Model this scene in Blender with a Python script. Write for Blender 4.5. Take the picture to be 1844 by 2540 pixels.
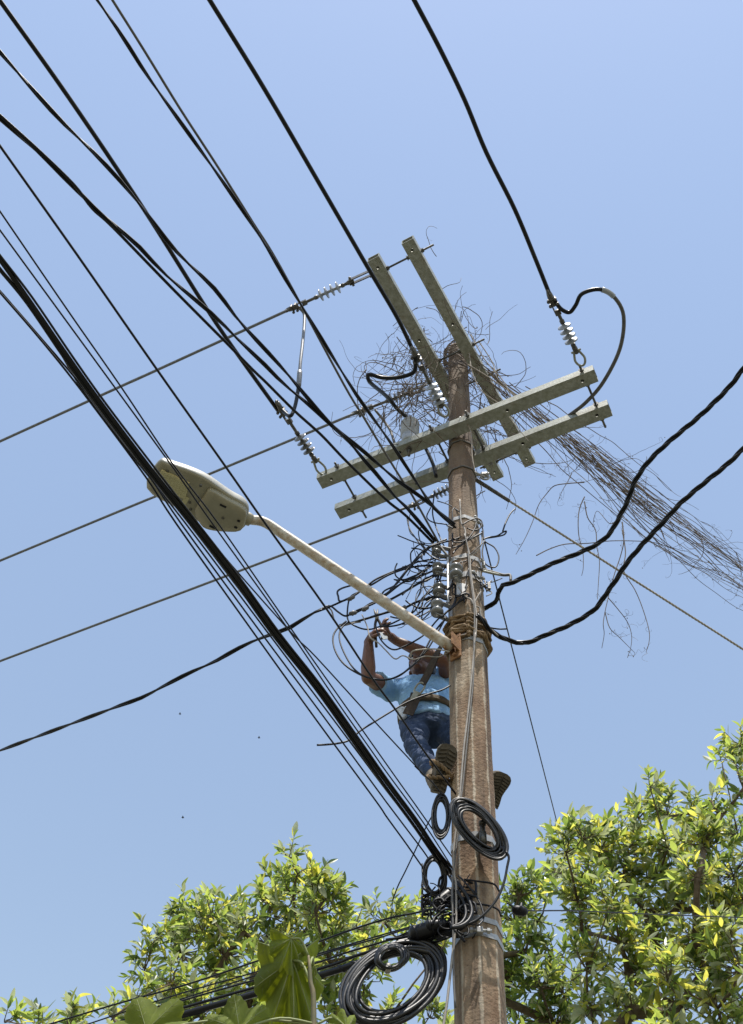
import bpy, bmesh, math, random
import numpy as np
from mathutils import Vector, Matrix, noise

# ------------------------------------------------------------------ scene, camera, sky, sun, exposure
for o in list(bpy.data.objects):
    bpy.data.objects.remove(o, do_unlink=True)
scene = bpy.context.scene
COL = scene.collection
random.seed(11)
RNG = np.random.default_rng(7)

IMW, IMH, FPX = 1844.0, 2540.0, 2830.0          # photograph size, focal length in its pixels
PITCH, ROLL, EYE = math.radians(56.813), math.radians(5.096), 1.6
FW = Vector((0, math.cos(PITCH), math.sin(PITCH)))
_up = Vector((0, -math.sin(PITCH), math.cos(PITCH)))
_rt = Vector((1, 0, 0))
RT = _rt * math.cos(ROLL) + _up * math.sin(ROLL)
UP = _up * math.cos(ROLL) - _rt * math.sin(ROLL)
CAM = Vector((0, 0, EYE))

cd = bpy.data.cameras.new('camera')
cam = bpy.data.objects.new('camera', cd)
COL.objects.link(cam)
cd.sensor_fit = 'VERTICAL'
cd.sensor_height = 36.0
cd.lens = 36.0 * FPX / IMH
cd.clip_start = 0.05
cd.clip_end = 6000
m = Matrix((RT, UP, -FW)).transposed().to_4x4()
m.translation = CAM
cam.matrix_world = m
scene.camera = cam

SUN_EL, SUN_AZ = math.radians(75), math.radians(5)      # azimuth measured from straight behind the camera, to the right
to_sun = Vector((math.sin(SUN_AZ) * math.cos(SUN_EL), -math.cos(SUN_AZ) * math.cos(SUN_EL), math.sin(SUN_EL)))
world = bpy.data.worlds.new('World')
scene.world = world
world.use_nodes = True
wn = world.node_tree
bg = wn.nodes['Background']
sky = wn.nodes.new('ShaderNodeTexSky')
sky.sky_type = 'NISHITA'
sky.sun_disc = False
sky.sun_elevation = SUN_EL
sky.sun_rotation = math.pi - SUN_AZ
sky.altitude = 0
sky.air_density = 1.7
sky.dust_density = 0.25
sky.ozone_density = 1.0
tint = wn.nodes.new('ShaderNodeMix'); tint.data_type = 'RGBA'; tint.blend_type = 'MULTIPLY'
tint.inputs[0].default_value = 1.0
tint.inputs[7].default_value = (1.11, .98, .91, 1)      # dry-season dust: a slightly greyer, more violet blue all over
wn.links.new(sky.outputs['Color'], tint.inputs[6])
wn.links.new(tint.outputs[2], bg.inputs['Color'])
bg.inputs['Strength'].default_value = 0.15

sl = bpy.data.lights.new('sun', 'SUN')
sl.energy = 4.6
sl.angle = math.radians(0.53)
sl.color = (1.0, 0.95, 0.87)
sun = bpy.data.objects.new('sun', sl)
COL.objects.link(sun)
sun.location = (0, 0, 60)
sun.rotation_euler = (-to_sun).to_track_quat('-Z', 'Y').to_euler()

vs = scene.view_settings
vs.view_transform = 'Standard'
vs.look = 'None'
vs.exposure = 0.38
vs.gamma = 1.0
vs.use_curve_mapping = False

# ------------------------------------------------------------------ from a pixel of the photograph to a point of the place
def ray(x, y):
    return FW + RT * ((x - IMW / 2) / FPX) - UP * ((y - IMH / 2) / FPX)
def P(p, Y):                                     # the point of that pixel standing at distance Y up the street
    d = ray(*p)
    return CAM + d * (Y / d.y)
def Q(p, z):                                     # the point of that pixel at height z
    d = ray(*p)
    return CAM + d * ((z - EYE) / d.z)
def view(s, ox, oy):
    return lambda x, y: (ox + s * x, oy + s * y)
D = view(1.1196, 0, 0)
c1 = view(.3036, 640, 550); c2 = view(.3886, 900, 550); c3 = view(.3643, 640, 950)
c4 = view(.3279, 800, 1200); c5 = view(.3157, 780, 1480); c6 = view(.4857, 340, 1100)
c7 = view(.2307, 960, 1900); c8 = view(.3643, 700, 2200)
r1 = view(.391, 1200, 900); r2 = view(.391, 1200, 1780); r3 = view(.6679, 0, 1980)
r4 = view(.425, 0, 0); r5 = view(.425, 0, 500); r6 = view(.4857, 300, 1300)

# ------------------------------------------------------------------ mesh helpers
WL = {}                                          # world location of every object built

def spline(pts, k=6, closed=False):
    pts = [Vector(p) for p in pts]
    n = len(pts)
    if n < 3 and not closed:
        return [pts[0].lerp(pts[1], i / k) for i in range(k + 1)]
    out = []
    rng = range(n if closed else n - 1)
    for i in rng:
        if closed:
            a, b, c, d = pts[i - 1], pts[i], pts[(i + 1) % n], pts[(i + 2) % n]
        else:
            b, c = pts[i], pts[i + 1]
            a = pts[i - 1] if i > 0 else b * 2 - c
            d = pts[i + 2] if i + 2 < n else c * 2 - b
        for j in range(k):
            t = j / k
            t2, t3 = t * t, t * t * t
            out.append(.5 * ((2 * b) + (c - a) * t + (2 * a - 5 * b + 4 * c - d) * t2 + (3 * b - a - 3 * c + d) * t3))
    if not closed:
        out.append(pts[-1])
    return out

def frames(pts, closed=False):
    n = len(pts)
    T = []
    for i in range(n):
        if closed:
            t = pts[(i + 1) % n] - pts[i - 1]
        else:
            t = pts[min(i + 1, n - 1)] - pts[max(i - 1, 0)]
        T.append(t.normalized() if t.length > 1e-9 else Vector((0, 0, 1)))
    ref = Vector((0, 0, 1)) if abs(T[0].z) < .9 else Vector((1, 0, 0))
    N = [(ref - T[0] * ref.dot(T[0])).normalized()]
    for i in range(1, n):
        v = N[-1] - T[i] * N[-1].dot(T[i])
        N.append(v.normalized() if v.length > 1e-6 else N[-1])
    return T, N

class MB:
    def __init__(s):
        s.v = []; s.f = []; s.m = []; s.sm = []
    def add(s, vs_, fs_, mat=0, smooth=True):
        b = len(s.v)
        s.v.extend([tuple(x) for x in vs_])
        for f in fs_:
            s.f.append(tuple(b + i for i in f)); s.m.append(mat); s.sm.append(smooth)
        return s
    def tube(s, pts, r, n=8, closed=False, caps=True, mat=0, flat=1.0, smooth=True):
        pts = [Vector(p) for p in pts]
        T, N = frames(pts, closed)
        k = len(pts); V = []; F = []
        for i in range(k):
            rr = r[i] if isinstance(r, (list, tuple)) else r
            B = T[i].cross(N[i])
            for j in range(n):
                a = 2 * math.pi * j / n
                V.append(pts[i] + (N[i] * math.cos(a) * flat + B * math.sin(a)) * rr)
        for i in range(k if closed else k - 1):
            i2 = (i + 1) % k
            for j in range(n):
                j2 = (j + 1) % n
                F.append((i * n + j, i * n + j2, i2 * n + j2, i2 * n + j))
        if caps and not closed:
            F.append(tuple(range(n - 1, -1, -1)))
            F.append(tuple((k - 1) * n + j for j in range(n)))
        return s.add(V, F, mat, smooth)
    def box(s, c, ax, ay, az, mat=0, bev=0.0):   # centre and three half axes
        c, ax, ay, az = Vector(c), Vector(ax), Vector(ay), Vector(az)
        if bev <= 0:
            V = [c + ax * i + ay * j + az * k for i in (-1, 1) for j in (-1, 1) for k in (-1, 1)]
            F = [(0, 1, 3, 2), (4, 6, 7, 5), (0, 4, 5, 1), (2, 3, 7, 6), (0, 2, 6, 4), (1, 5, 7, 3)]
            return s.add(V, F, mat, False)
        b = bmesh.new()
        bmesh.ops.create_cube(b, size=2)
        for v in b.verts:
            v.co = Vector((v.co.x * ax.length, v.co.y * ay.length, v.co.z * az.length))
        bmesh.ops.bevel(b, geom=b.edges[:], offset=bev, segments=2, affect='EDGES', profile=.5)
        R = Matrix((ax.normalized(), ay.normalized(), az.normalized())).transposed()
        b.verts.index_update()
        V = [c + R @ v.co for v in b.verts]
        F = [tuple(v.index for v in f.verts) for f in b.faces]
        b.free()
        return s.add(V, F, mat, False)
    def lathe(s, base, axis, prof, n=16, mat=0, smooth=True):   # prof = [(distance along axis, radius)]
        base, ax = Vector(base), Vector(axis).normalized()
        ref = Vector((0, 0, 1)) if abs(ax.z) < .9 else Vector((1, 0, 0))
        u = (ref - ax * ref.dot(ax)).normalized(); w = ax.cross(u)
        V = []; F = []
        for (h, r) in prof:
            for j in range(n):
                a = 2 * math.pi * j / n
                V.append(base + ax * h + (u * math.cos(a) + w * math.sin(a)) * r)
        k = len(prof)
        for i in range(k - 1):
            for j in range(n):
                j2 = (j + 1) % n
                F.append((i * n + j, i * n + j2, (i + 1) * n + j2, (i + 1) * n + j))
        F.append(tuple(range(n - 1, -1, -1))); F.append(tuple((k - 1) * n + j for j in range(n)))
        return s.add(V, F, mat, smooth)
    def loft(s, rings, mat=0, caps=True, smooth=True):
        n = len(rings[0]); V = [v for r in rings for v in r]; F = []
        for i in range(len(rings) - 1):
            for j in range(n):
                j2 = (j + 1) % n
                F.append((i * n + j, i * n + j2, (i + 1) * n + j2, (i + 1) * n + j))
        if caps:
            F.append(tuple(range(n - 1, -1, -1))); F.append(tuple((len(rings) - 1) * n + j for j in range(n)))
        return s.add(V, F, mat, smooth)
    def build(s, name, mats, parent=None, label=None, cat=None, group=None, kind=None, origin=None):
        if not isinstance(mats, (list, tuple)):
            mats = [mats]
        A = np.array(s.v, dtype=float)
        if origin is None:
            origin = Vector(((A[:, 0].min() + A[:, 0].max()) / 2, (A[:, 1].min() + A[:, 1].max()) / 2, A[:, 2].min()))
        origin = Vector(origin)
        A = A - np.array(origin)
        me = bpy.data.meshes.new(name)
        me.from_pydata(A.tolist(), [], s.f)
        for mt in mats:
            me.materials.append(mt)
        me.polygons.foreach_set('material_index', s.m)
        me.polygons.foreach_set('use_smooth', s.sm)
        me.update()
        return link(bpy.data.objects.new(name, me), origin, parent, label, cat, group, kind)

def link(o, origin, parent=None, label=None, cat=None, group=None, kind=None):
    origin = Vector(origin)
    COL.objects.link(o)
    WL[o.name] = origin
    if parent is not None:
        o.parent = parent
        o.location = origin - WL[parent.name]
    else:
        o.location = origin
    if label: o['label'] = label
    if cat: o['category'] = cat
    if group: o['group'] = group
    if kind: o['kind'] = kind
    return o

def thing(name, loc, label, cat, group=None):
    e = bpy.data.objects.new(name, None)
    e.empty_display_size = .1
    return link(e, loc, None, label, cat, group)

# ------------------------------------------------------------------ materials
def mat(name, base, rough=.6, metal=0.0, var=None, scale=8.0, bump=0.0, bscale=40.0, spec=.5, stretch=None, detail=6, coords='Generated'):
    mt = bpy.data.materials.new(name)
    mt.use_nodes = True
    nt = mt.node_tree
    b = nt.nodes['Principled BSDF']
    b.inputs['Base Color'].default_value = (*base, 1)
    b.inputs['Roughness'].default_value = rough
    b.inputs['Metallic'].default_value = metal
    b.inputs['Specular IOR Level'].default_value = spec
    tc = nt.nodes.new('ShaderNodeTexCoord')
    mp = nt.nodes.new('ShaderNodeMapping')
    nt.links.new(tc.outputs['Object'], mp.inputs['Vector'])
    if stretch: mp.inputs['Scale'].default_value = stretch
    if var:
        n = nt.nodes.new('ShaderNodeTexNoise')
        n.inputs['Scale'].default_value = scale; n.inputs['Detail'].default_value = detail
        n.inputs['Roughness'].default_value = .65
        nt.links.new(mp.outputs['Vector'], n.inputs['Vector'])
        cr = nt.nodes.new('ShaderNodeValToRGB')
        cr.color_ramp.elements[0].position = .33; cr.color_ramp.elements[1].position = .68
        cr.color_ramp.elements[0].color = (*var, 1); cr.color_ramp.elements[1].color = (*base, 1)
        nt.links.new(n.outputs['Fac'], cr.inputs['Fac'])
        nt.links.new(cr.outputs['Color'], b.inputs['Base Color'])
    if bump:
        n2 = nt.nodes.new('ShaderNodeTexNoise')
        n2.inputs['Scale'].default_value = bscale; n2.inputs['Detail'].default_value = 5
        nt.links.new(mp.outputs['Vector'], n2.inputs['Vector'])
        bp = nt.nodes.new('ShaderNodeBump')
        bp.inputs['Strength'].default_value = bump; bp.inputs['Distance'].default_value = .01
        nt.links.new(n2.outputs['Fac'], bp.inputs['Height'])
        nt.links.new(bp.outputs['Normal'], b.inputs['Normal'])
    return mt

def stain(mt, col, scale, lo, hi, amt, st=(1, 1, 1)):
    """patches of another colour with a shape of their own"""
    nt = mt.node_tree; L = nt.links.new; b = nt.nodes['Principled BSDF']
    tc = [n for n in nt.nodes if n.type == 'TEX_COORD'][0]
    mp = nt.nodes.new('ShaderNodeMapping'); mp.inputs['Scale'].default_value = st
    n = nt.nodes.new('ShaderNodeTexNoise'); n.inputs['Scale'].default_value = scale; n.inputs['Detail'].default_value = 8; n.inputs['Roughness'].default_value = .7
    L(tc.outputs['Object'], mp.inputs['Vector']); L(mp.outputs['Vector'], n.inputs['Vector'])
    cr = nt.nodes.new('ShaderNodeValToRGB')
    cr.color_ramp.elements[0].position, cr.color_ramp.elements[1].position = lo, hi
    cr.color_ramp.elements[0].color = (0, 0, 0, 1); cr.color_ramp.elements[1].color = (amt, amt, amt, 1)
    L(n.outputs['Fac'], cr.inputs['Fac'])
    mx = nt.nodes.new('ShaderNodeMix'); mx.data_type = 'RGBA'
    L(cr.outputs['Color'], mx.inputs[0])
    src = b.inputs['Base Color'].links[0].from_socket if b.inputs['Base Color'].links else None
    if src: L(src, mx.inputs[6])
    else: mx.inputs[6].default_value = b.inputs['Base Color'].default_value
    mx.inputs[7].default_value = (*col, 1)
    L(mx.outputs[2], b.inputs['Base Color'])
def concrete_mat():
    mt = mat('pole_concrete', (.36, .27, .18), .88, bump=.5, bscale=60)
    nt = mt.node_tree; b = nt.nodes['Principled BSDF']; L = nt.links.new
    tc = [n for n in nt.nodes if n.type == 'TEX_COORD'][0]
    def noi(sc, st, det=6, rough=.6):
        mp = nt.nodes.new('ShaderNodeMapping'); mp.inputs['Scale'].default_value = st
        n = nt.nodes.new('ShaderNodeTexNoise'); n.inputs['Scale'].default_value = sc
        n.inputs['Detail'].default_value = det; n.inputs['Roughness'].default_value = rough
        L(tc.outputs['Object'], mp.inputs['Vector']); L(mp.outputs['Vector'], n.inputs['Vector'])
        return n.outputs['Fac']
    def ramp(fac, stops):
        cr = nt.nodes.new('ShaderNodeValToRGB')
        e = cr.color_ramp.elements
        e[0].position, e[0].color = stops[0][0], (*stops[0][1], 1)
        e[1].position, e[1].color = stops[-1][0], (*stops[-1][1], 1)
        for p_, c_ in stops[1:-1]:
            x = e.new(p_); x.color = (*c_, 1)
        L(fac, cr.inputs['Fac']); return cr.outputs['Color']
    def mix(a, c, fac, mode='MIX'):
        mx = nt.nodes.new('ShaderNodeMix'); mx.data_type = 'RGBA'; mx.blend_type = mode
        if hasattr(fac, 'links'): L(fac, mx.inputs[0])
        else: mx.inputs[0].default_value = fac
        for k, s_ in ((6, a), (7, c)):
            L(s_, mx.inputs[k])
        return mx.outputs[2]
    base = ramp(noi(2.2, (1, 1, .55), 8, .65), [(.28, (.095, .055, .032)), (.43, (.225, .140, .082)), (.55, (.335, .250, .165)), (.72, (.52, .455, .36))])
    streak = ramp(noi(9, (1.6, 1.6, .12), 6, .6), [(.34, (.26, .23, .21)), (.46, (.75, .73, .70)), (.58, (1, 1, 1)), (.72, (1.45, 1.42, 1.36))])
    c = mix(base, streak, .9, 'MULTIPLY')
    pit = ramp(noi(95, (1, 1, 1), 2, .5), [(.28, (.35, .3, .26)), (.36, (1, 1, 1))])
    c = mix(c, pit, .8, 'MULTIPLY')
    grain = ramp(noi(45, (1, 1, 1), 6, .7), [(.3, (.75, .72, .7)), (.7, (1.2, 1.2, 1.2))])
    c = mix(c, grain, .8, 'MULTIPLY')
    # pale worn arrises: the angle round the shaft picks out the eight edges
    sx = nt.nodes.new('ShaderNodeSeparateXYZ'); L(tc.outputs['Object'], sx.inputs[0])
    def mth(op, a, b_=None):
        m_ = nt.nodes.new('ShaderNodeMath'); m_.operation = op
        for k, v_ in ((0, a), (1, b_)):
            if v_ is None: continue
            if hasattr(v_, 'links'): L(v_, m_.inputs[k])
            else: m_.inputs[k].default_value = v_
        return m_.outputs[0]
    ang = mth('ARCTAN2', sx.outputs['Y'], sx.outputs['X'])
    ang = mth('ADD', ang, 20 * math.pi - math.atan2(-4.0889, -.6037) - math.radians(4) + math.radians(22.5))
    ang = mth('ABSOLUTE', mth('SUBTRACT', mth('MODULO', ang, math.radians(45)), math.radians(22.5)))
    edge = mth('ADD', ang, mth('MULTIPLY', mth('SUBTRACT', noi(14, (1, 1, .7), 6, .7), .5), .32))
    msk = ramp(edge, [(.02, (1, 1, 1)), (.075, (0, 0, 0))])
    pale = nt.nodes.new('ShaderNodeRGB'); pale.outputs[0].default_value = (.50, .43, .33, 1)
    lowf = ramp(mth('ADD', mth('MULTIPLY', sx.outputs['Z'], .1), mth('MULTIPLY', noi(2, (1, 1, 1)), .06)), [(.66, (.72, .72, .72)), (.78, (.06, .06, .06))])
    mk_ = nt.nodes.new('ShaderNodeMath'); mk_.operation = 'MULTIPLY'; L(msk, mk_.inputs[0]); L(lowf, mk_.inputs[1])
    c = mix(c, pale.outputs[0], mk_.outputs[0])
    # crossarm shade plus weathering, painted into the pole head's colour with a ragged lower edge
    shade_wear = ramp(mth('ADD', mth('MULTIPLY', sx.outputs['Z'], .1), mth('MULTIPLY', mth('SUBTRACT', noi(5, (1, 1, .3), 7, .7), .5), .22)), [(.80, (0, 0, 0)), (.85, (.68, .68, .68))])
    shade_wear_col = nt.nodes.new('ShaderNodeRGB'); shade_wear_col.outputs[0].default_value = (.105, .072, .048, 1)
    c = mix(c, shade_wear_col.outputs[0], shade_wear)
    # soot and lichen patches
    dirt = ramp(noi(3.4, (1, 1, .35), 7, .7), [(.50, (0, 0, 0)), (.66, (1, 1, 1))])
    dk = nt.nodes.new('ShaderNodeRGB'); dk.outputs[0].default_value = (.085, .062, .045, 1)
    mk2 = nt.nodes.new('ShaderNodeMath'); mk2.operation = 'MULTIPLY'; L(dirt, mk2.inputs[0]); mk2.inputs[1].default_value = .62
    c = mix(c, dk.outputs[0], mk2.outputs[0])
    L(c, b.inputs['Base Color'])
    return mt

M = {}
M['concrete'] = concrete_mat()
M['steel'] = mat('galvanised_steel', (.46, .46, .41), .5, .2, (.27, .27, .20), 30, .12, 70, detail=10)
M['steel_bright'] = mat('bright_steel_band', (.46, .46, .45), .45, .4, (.30, .29, .27), 20, .05)
M['dark_steel'] = mat('weathered_fitting', (.17, .165, .15), .5, .6, (.08, .07, .06), 30, .2, 60)
M['rusty'] = mat('rusty_steel', (.36, .19, .08), .8, .1, (.16, .07, .03), 25, .3, 60)
M['black'] = mat('black_rubber_sheath', (.007, .007, .009), .42, 0, (.012, .012, .013), 14, .06, 80, spec=.3)
M['black_gloss'] = mat('shiny_black_coil_sheath', (.010, .010, .012), .42, 0, (.020, .019, .018), 14, .06, 80, spec=.5)
M['thin_black'] = mat('thin_black_sheath', (.007, .007, .010), .5, spec=.3)
M['grey_cable'] = mat('bare_aluminium_strand', (.24, .25, .27), .5, .2, (.15, .155, .17), 40)
M['grey_sheath'] = mat('dusty_grey_sheath', (.16, .15, .14), .65, 0, (.09, .085, .08), 25)
M['white_cable'] = mat('weathered_white_cable', (.36, .33, .29), .65, 0, (.22, .19, .165), 20)
M['silicone'] = mat('grey_silicone_shed', (.42, .44, .47), .35, 0, (.33, .35, .38), 10)
M['porcelain'] = mat('grey_porcelain', (.22, .225, .22), .25, 0, (.13, .13, .125), 12)
M['wood_dry'] = mat('dry_vine_bark', (.21, .165, .13), .85, 0, (.085, .064, .05), 12)
M['wood_pale'] = mat('bleached_vine_bark', (.42, .37, .31), .85, 0, (.20, .16, .13), 12)
M['rope'] = mat('manila_rope', (.30, .20, .105), .9, 0, (.13, .085, .045), 30, .5, 120)
M['rope_pale'] = mat('pale_guy_strand', (.50, .46, .40), .6, .2, (.34, .31, .27), 50)
M['lamp_paint'] = mat('lamp_housing_paint', (.36, .33, .235), .5, 0, (.28, .255, .175), 9)
M['lamp_top'] = mat('lamp_cover_paint', (.44, .43, .385), .4, 0, (.34, .33, .29), 8)
M['lamp_arm'] = mat('chipped_white_pipe_paint', (.66, .63, .56), .5, 0, (.38, .27, .16), 26, .15, 60, detail=10)
M['leaf_plant'] = None
M['skin'] = mat('brown_skin', (.19, .085, .048), .48, 0, (.15, .065, .036), 14, .05, 90)
M['skin_lip'] = mat('lip_skin', (.16, .05, .04), .5)
M['hair'] = mat('black_hair', (.012, .010, .009), .6, bump=.4, bscale=120)
M['shirt'] = mat('light_blue_cotton', (.28, .50, .78), .9, 0, (.20, .40, .68), 7, .35, 22)
M['jeans'] = mat('dark_denim', (.016, .034, .085), .9, 0, (.040, .070, .145), 7, .5, 26)
M['webbing'] = mat('dark_webbing', (.035, .025, .02), .8, 0, (.07, .05, .035), 30, .3, 90)
M['belt'] = mat('dusty_canvas_belt', (.16, .12, .075), .9, 0, (.07, .05, .03), 14, .3, 60)
M['sole'] = mat('rubber_sole', (.13, .108, .078), .9, 0, (.06, .05, .036), 20, .3, 60)
M['shoe'] = mat('worn_boot_leather', (.10, .075, .05), .8, 0, (.20, .16, .11), 16, .2, 60)
M['pale'] = mat('pale_cloth', (.62, .66, .70), .9)
M['bark'] = mat('tree_bark', (.17, .13, .09), .9, 0, (.08, .055, .035), 18, .5, 40)
M['soil'] = None

stain(M['steel'], (.20, .13, .07), 7, .56, .72, .6); stain(M['steel'], (.14, .14, .10), 3, .5, .7, .55); stain(M['steel'], (.7, .7, .66), 16, .68, .74, .7)
stain(M['black'], (.05, .046, .04), 5, .52, .75, .6); stain(M['black_gloss'], (.07, .062, .05), 6, .5, .72, .6)
stain(M['lamp_paint'], (.20, .15, .08), 9, .60, .75, .5); stain(M['lamp_arm'], (.25, .13, .05), 12, .60, .70, .7)
stain(M['shirt'], (.42, .60, .78), 4, .5, .7, .5); stain(M['jeans'], (.13, .17, .26), 5, .52, .72, .7)
def leaf_mat(name, col, trans, gloss=.35, tw=.45):
    mt = bpy.data.materials.new(name); mt.use_nodes = True
    nt = mt.node_tree; L = nt.links.new
    b = nt.nodes['Principled BSDF']; out = nt.nodes['Material Output']
    b.inputs['Roughness'].default_value = gloss
    b.inputs['Specular IOR Level'].default_value = .8 if gloss < .5 else .25
    tc = nt.nodes.new('ShaderNodeNewGeometry')
    n = nt.nodes.new('ShaderNodeTexNoise'); n.inputs['Scale'].default_value = 5.0; n.inputs['Detail'].default_value = 4
    L(tc.outputs['Position'], n.inputs['Vector'])
    def rmp(c, a, d):
        cr = nt.nodes.new('ShaderNodeValToRGB')
        cr.color_ramp.elements[0].position = .3; cr.color_ramp.elements[1].position = .7
        cr.color_ramp.elements[0].color = (c[0] * a, c[1] * a, c[2] * a, 1)
        cr.color_ramp.elements[1].color = (c[0] * d, c[1] * d, c[2] * d, 1)
        L(n.outputs['Fac'], cr.inputs['Fac']); return cr.outputs['Color']
    L(rmp(col, .65, 1.4), b.inputs['Base Color'])
    t = nt.nodes.new('ShaderNodeBsdfTranslucent')
    L(rmp(trans, .7, 1.3), t.inputs['Color'])
    mx = nt.nodes.new('ShaderNodeMixShader'); mx.inputs[0].default_value = tw
    L(b.outputs[0], mx.inputs[1]); L(t.outputs[0], mx.inputs[2]); L(mx.outputs[0], out.inputs['Surface'])
    return mt
LEAF = [leaf_mat('leaf_deep_green', (.060, .095, .035), (.24, .34, .06), .35, .48),
        leaf_mat('leaf_mid_green', (.115, .165, .050), (.52, .62, .11), .35, .55),
        leaf_mat('leaf_yellow_green', (.27, .29, .05), (.90, .84, .14), .35, .55),
        leaf_mat('leaf_waxy_pale', (.38, .41, .29), (.60, .66, .30), .30, .35)]
BIGLEAF = leaf_mat('large_lobed_leaf', (.17, .21, .045), (.52, .56, .09), .75, .5)
# ------------------------------------------------------------------ ground
def ground_mat():
    mt = mat('dry_ground', (.105, .105, .08), .95, 0, (.07, .07, .05), .8, .4, 6)
    return mt
g = MB()
NG = 24
gv = []; gf = []
for i in range(NG + 1):
    for j in range(NG + 1):
        x = (i / NG - .5); y = (j / NG - .5)
        X_, Y_ = math.copysign(abs(2 * x) ** 3, x) * 2500, math.copysign(abs(2 * y) ** 3, y) * 2500
        gv.append((X_, Y_, 0.0 if math.hypot(X_, Y_) < 60 else -.0))
for i in range(NG):
    for j in range(NG):
        a = i * (NG + 1) + j
        gf.append((a, a + NG + 1, a + NG + 2, a + 1))
g.add(gv, gf, 0, False)
g.build('ground', ground_mat(), kind='structure', origin=(0, 0, 0))

# ------------------------------------------------------------------ the utility pole
PX, PY = 0.6037, 4.0889
PC = Vector((PX, PY, 0))
ZL, ZU, PTOP = 8.8025, 10.0402, 10.46
FACE = math.atan2(-PY, -PX)
def prad(z):
    return float(np.interp(z, [0, 4.2, 6.5, 7.2, 8.2, 8.5, 9.65, 10.5], [.116, .1035, .1065, .1055, .0945, .092, .083, .080]))
def ring(z, off=0.0, rough=0.0):
    R = prad(z) + off
    out = []
    soft = .07 if z < 7.0 else .07 + .1 * min(1, (z - 7) / 1.5)
    for k in range(8):
        a = FACE + math.radians(4 + 45 * k)
        w_ = .05 if z < 7 else .05 + .10 * min(1, (z - 7) / 1.5)
        for da in (-w_, 0, w_):
            rr = R * (math.cos(math.radians(22.5)) / math.cos(math.radians(22.5) - abs(da)))
            if da == 0: rr = R * (1 - w_ * .10)
            if rough:
                rr += rough * (noise.noise(Vector((math.cos(a) * 3, math.sin(a) * 3, z * 5))) + .7 * noise.noise(Vector((math.cos(a + da) * 9, math.sin(a + da) * 9, z * 21))))
            out.append(Vector((PX + rr * math.cos(a + da), PY + rr * math.sin(a + da), z)))
    return out
pole = thing('utility_pole', (PX, PY, 0), 'tall brown weathered octagonal concrete utility pole with steel bands', 'utility pole')
b = MB(); zs = np.arange(-.3, PTOP, .06).tolist() + [PTOP]
b.loft([ring(z, 0, .0022) for z in zs]); 
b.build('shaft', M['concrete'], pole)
def zpole(py):                                   # height on the pole's near face for an image row
    lo, hi = 3.0, 11.5
    for _ in range(40):
        mid = (lo + hi) / 2
        d = Vector((PX - .02, PY - .09, mid)) - CAM
        y = IMH / 2 - FPX * d.dot(UP) / d.dot(FW)
        if y > py: lo = mid
        else: hi = mid
    return (lo + hi) / 2
def band(z, h, matl, off=.004, bolt=None, name='steel_band'):
    mb = MB()
    mb.loft([ring(z - h / 2, -.001), ring(z - h / 2, off), ring(z + h / 2, off), ring(z + h / 2, -.001)], caps=False, smooth=False)
    if bolt is not None:
        a = FACE + math.radians(bolt)
        dr = Vector((math.cos(a), math.sin(a), 0)); tg = Vector((-dr.y, dr.x, 0))
        c = Vector((PX, PY, z)) + dr * (prad(z) + .014)
        mb.box(c, dr * .010, tg * .013, Vector((0, 0, h * .55)), bev=.003)
        mb.tube([c - tg * .05, c + tg * .05], .007, 8)
        for e in (-1, 1):
            mb.tube([c + tg * .030 * e, c + tg * .042 * e], .013, 6, smooth=False)
    return mb.build(name, matl, pole)
for py, h, bo in ((1283, .035, 60), (1382, .04, 75), (1428, .05, 40), (2075, .035, None), (2282, .026, None), (2318, .026, 5)):
    band(zpole(py), h, M['steel_bright'], .005, bo)
for py in (1095, 1155):                          # wire loops twisted round the shaft
    mb = MB(); z0 = zpole(py)
    pts = [v + Vector((0, 0, .018 * math.sin(i * .26 + py))) for i, v in enumerate(ring(z0, .006))]
    mb.tube(pts, .0065, 6, closed=True)
    mb.build('tie_wire', M['grey_sheath'], pole)

# ------------------------------------------------------------------ crossarms
AL = -.524; BE = -.056
d1 = Vector((math.cos(AL), math.sin(AL), 0)); n1 = Vector((-d1.y, d1.x, 0))      # lower pair: along, away
d2 = Vector((-math.sin(AL + BE), math.cos(AL + BE), 0)); n2 = Vector((d2.y, -d2.x, 0))   # upper pair: away, right
AW, AH = .100, .072
Z = Vector((0, 0, 1))
def plate(mb, c, u, w, L_, W, th, holes):
    """steel sheet with real round holes; c centre of the sheet's lower face"""
    hs = .045; r = .0125
    cuts = sorted(holes); segs = []; p = -L_ / 2
    for h in cuts:
        segs.append((p, h - hs, None)); segs.append((h - hs, h + hs, h)); p = h + hs
    segs.append((p, L_ / 2, None))
    for a, e, h in segs:
        if h is None:
            mb.box(c + u * ((a + e) / 2) + Z * th / 2, u * ((e - a) / 2), w * (W / 2), Z * (th / 2))
            continue
        V = []
        for zz in (0, th):
            for k in range(16):
                t = 2 * math.pi * k / 16
                ct, st = math.cos(t), math.sin(t); q = max(abs(ct), abs(st))
                V.append(c + u * (h + ct / q * hs) + w * (st / q * W / 2) + Z * zz)
            for k in range(16):
                t = 2 * math.pi * k / 16
                V.append(c + u * (h + math.cos(t) * r) + w * (math.sin(t) * r) + Z * zz)
        F = []
        for k in range(16):
            k2 = (k + 1) % 16
            F.append((k, 16 + k, 16 + k2, k2))
            F.append((32 + k, 32 + k2, 48 + k2, 48 + k))
            F.append((16 + k, 48 + k, 48 + k2, 16 + k2))
            F.append((k, k2, 32 + k2, 32 + k))
        mb.add(V, F, 0, False)
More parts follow.
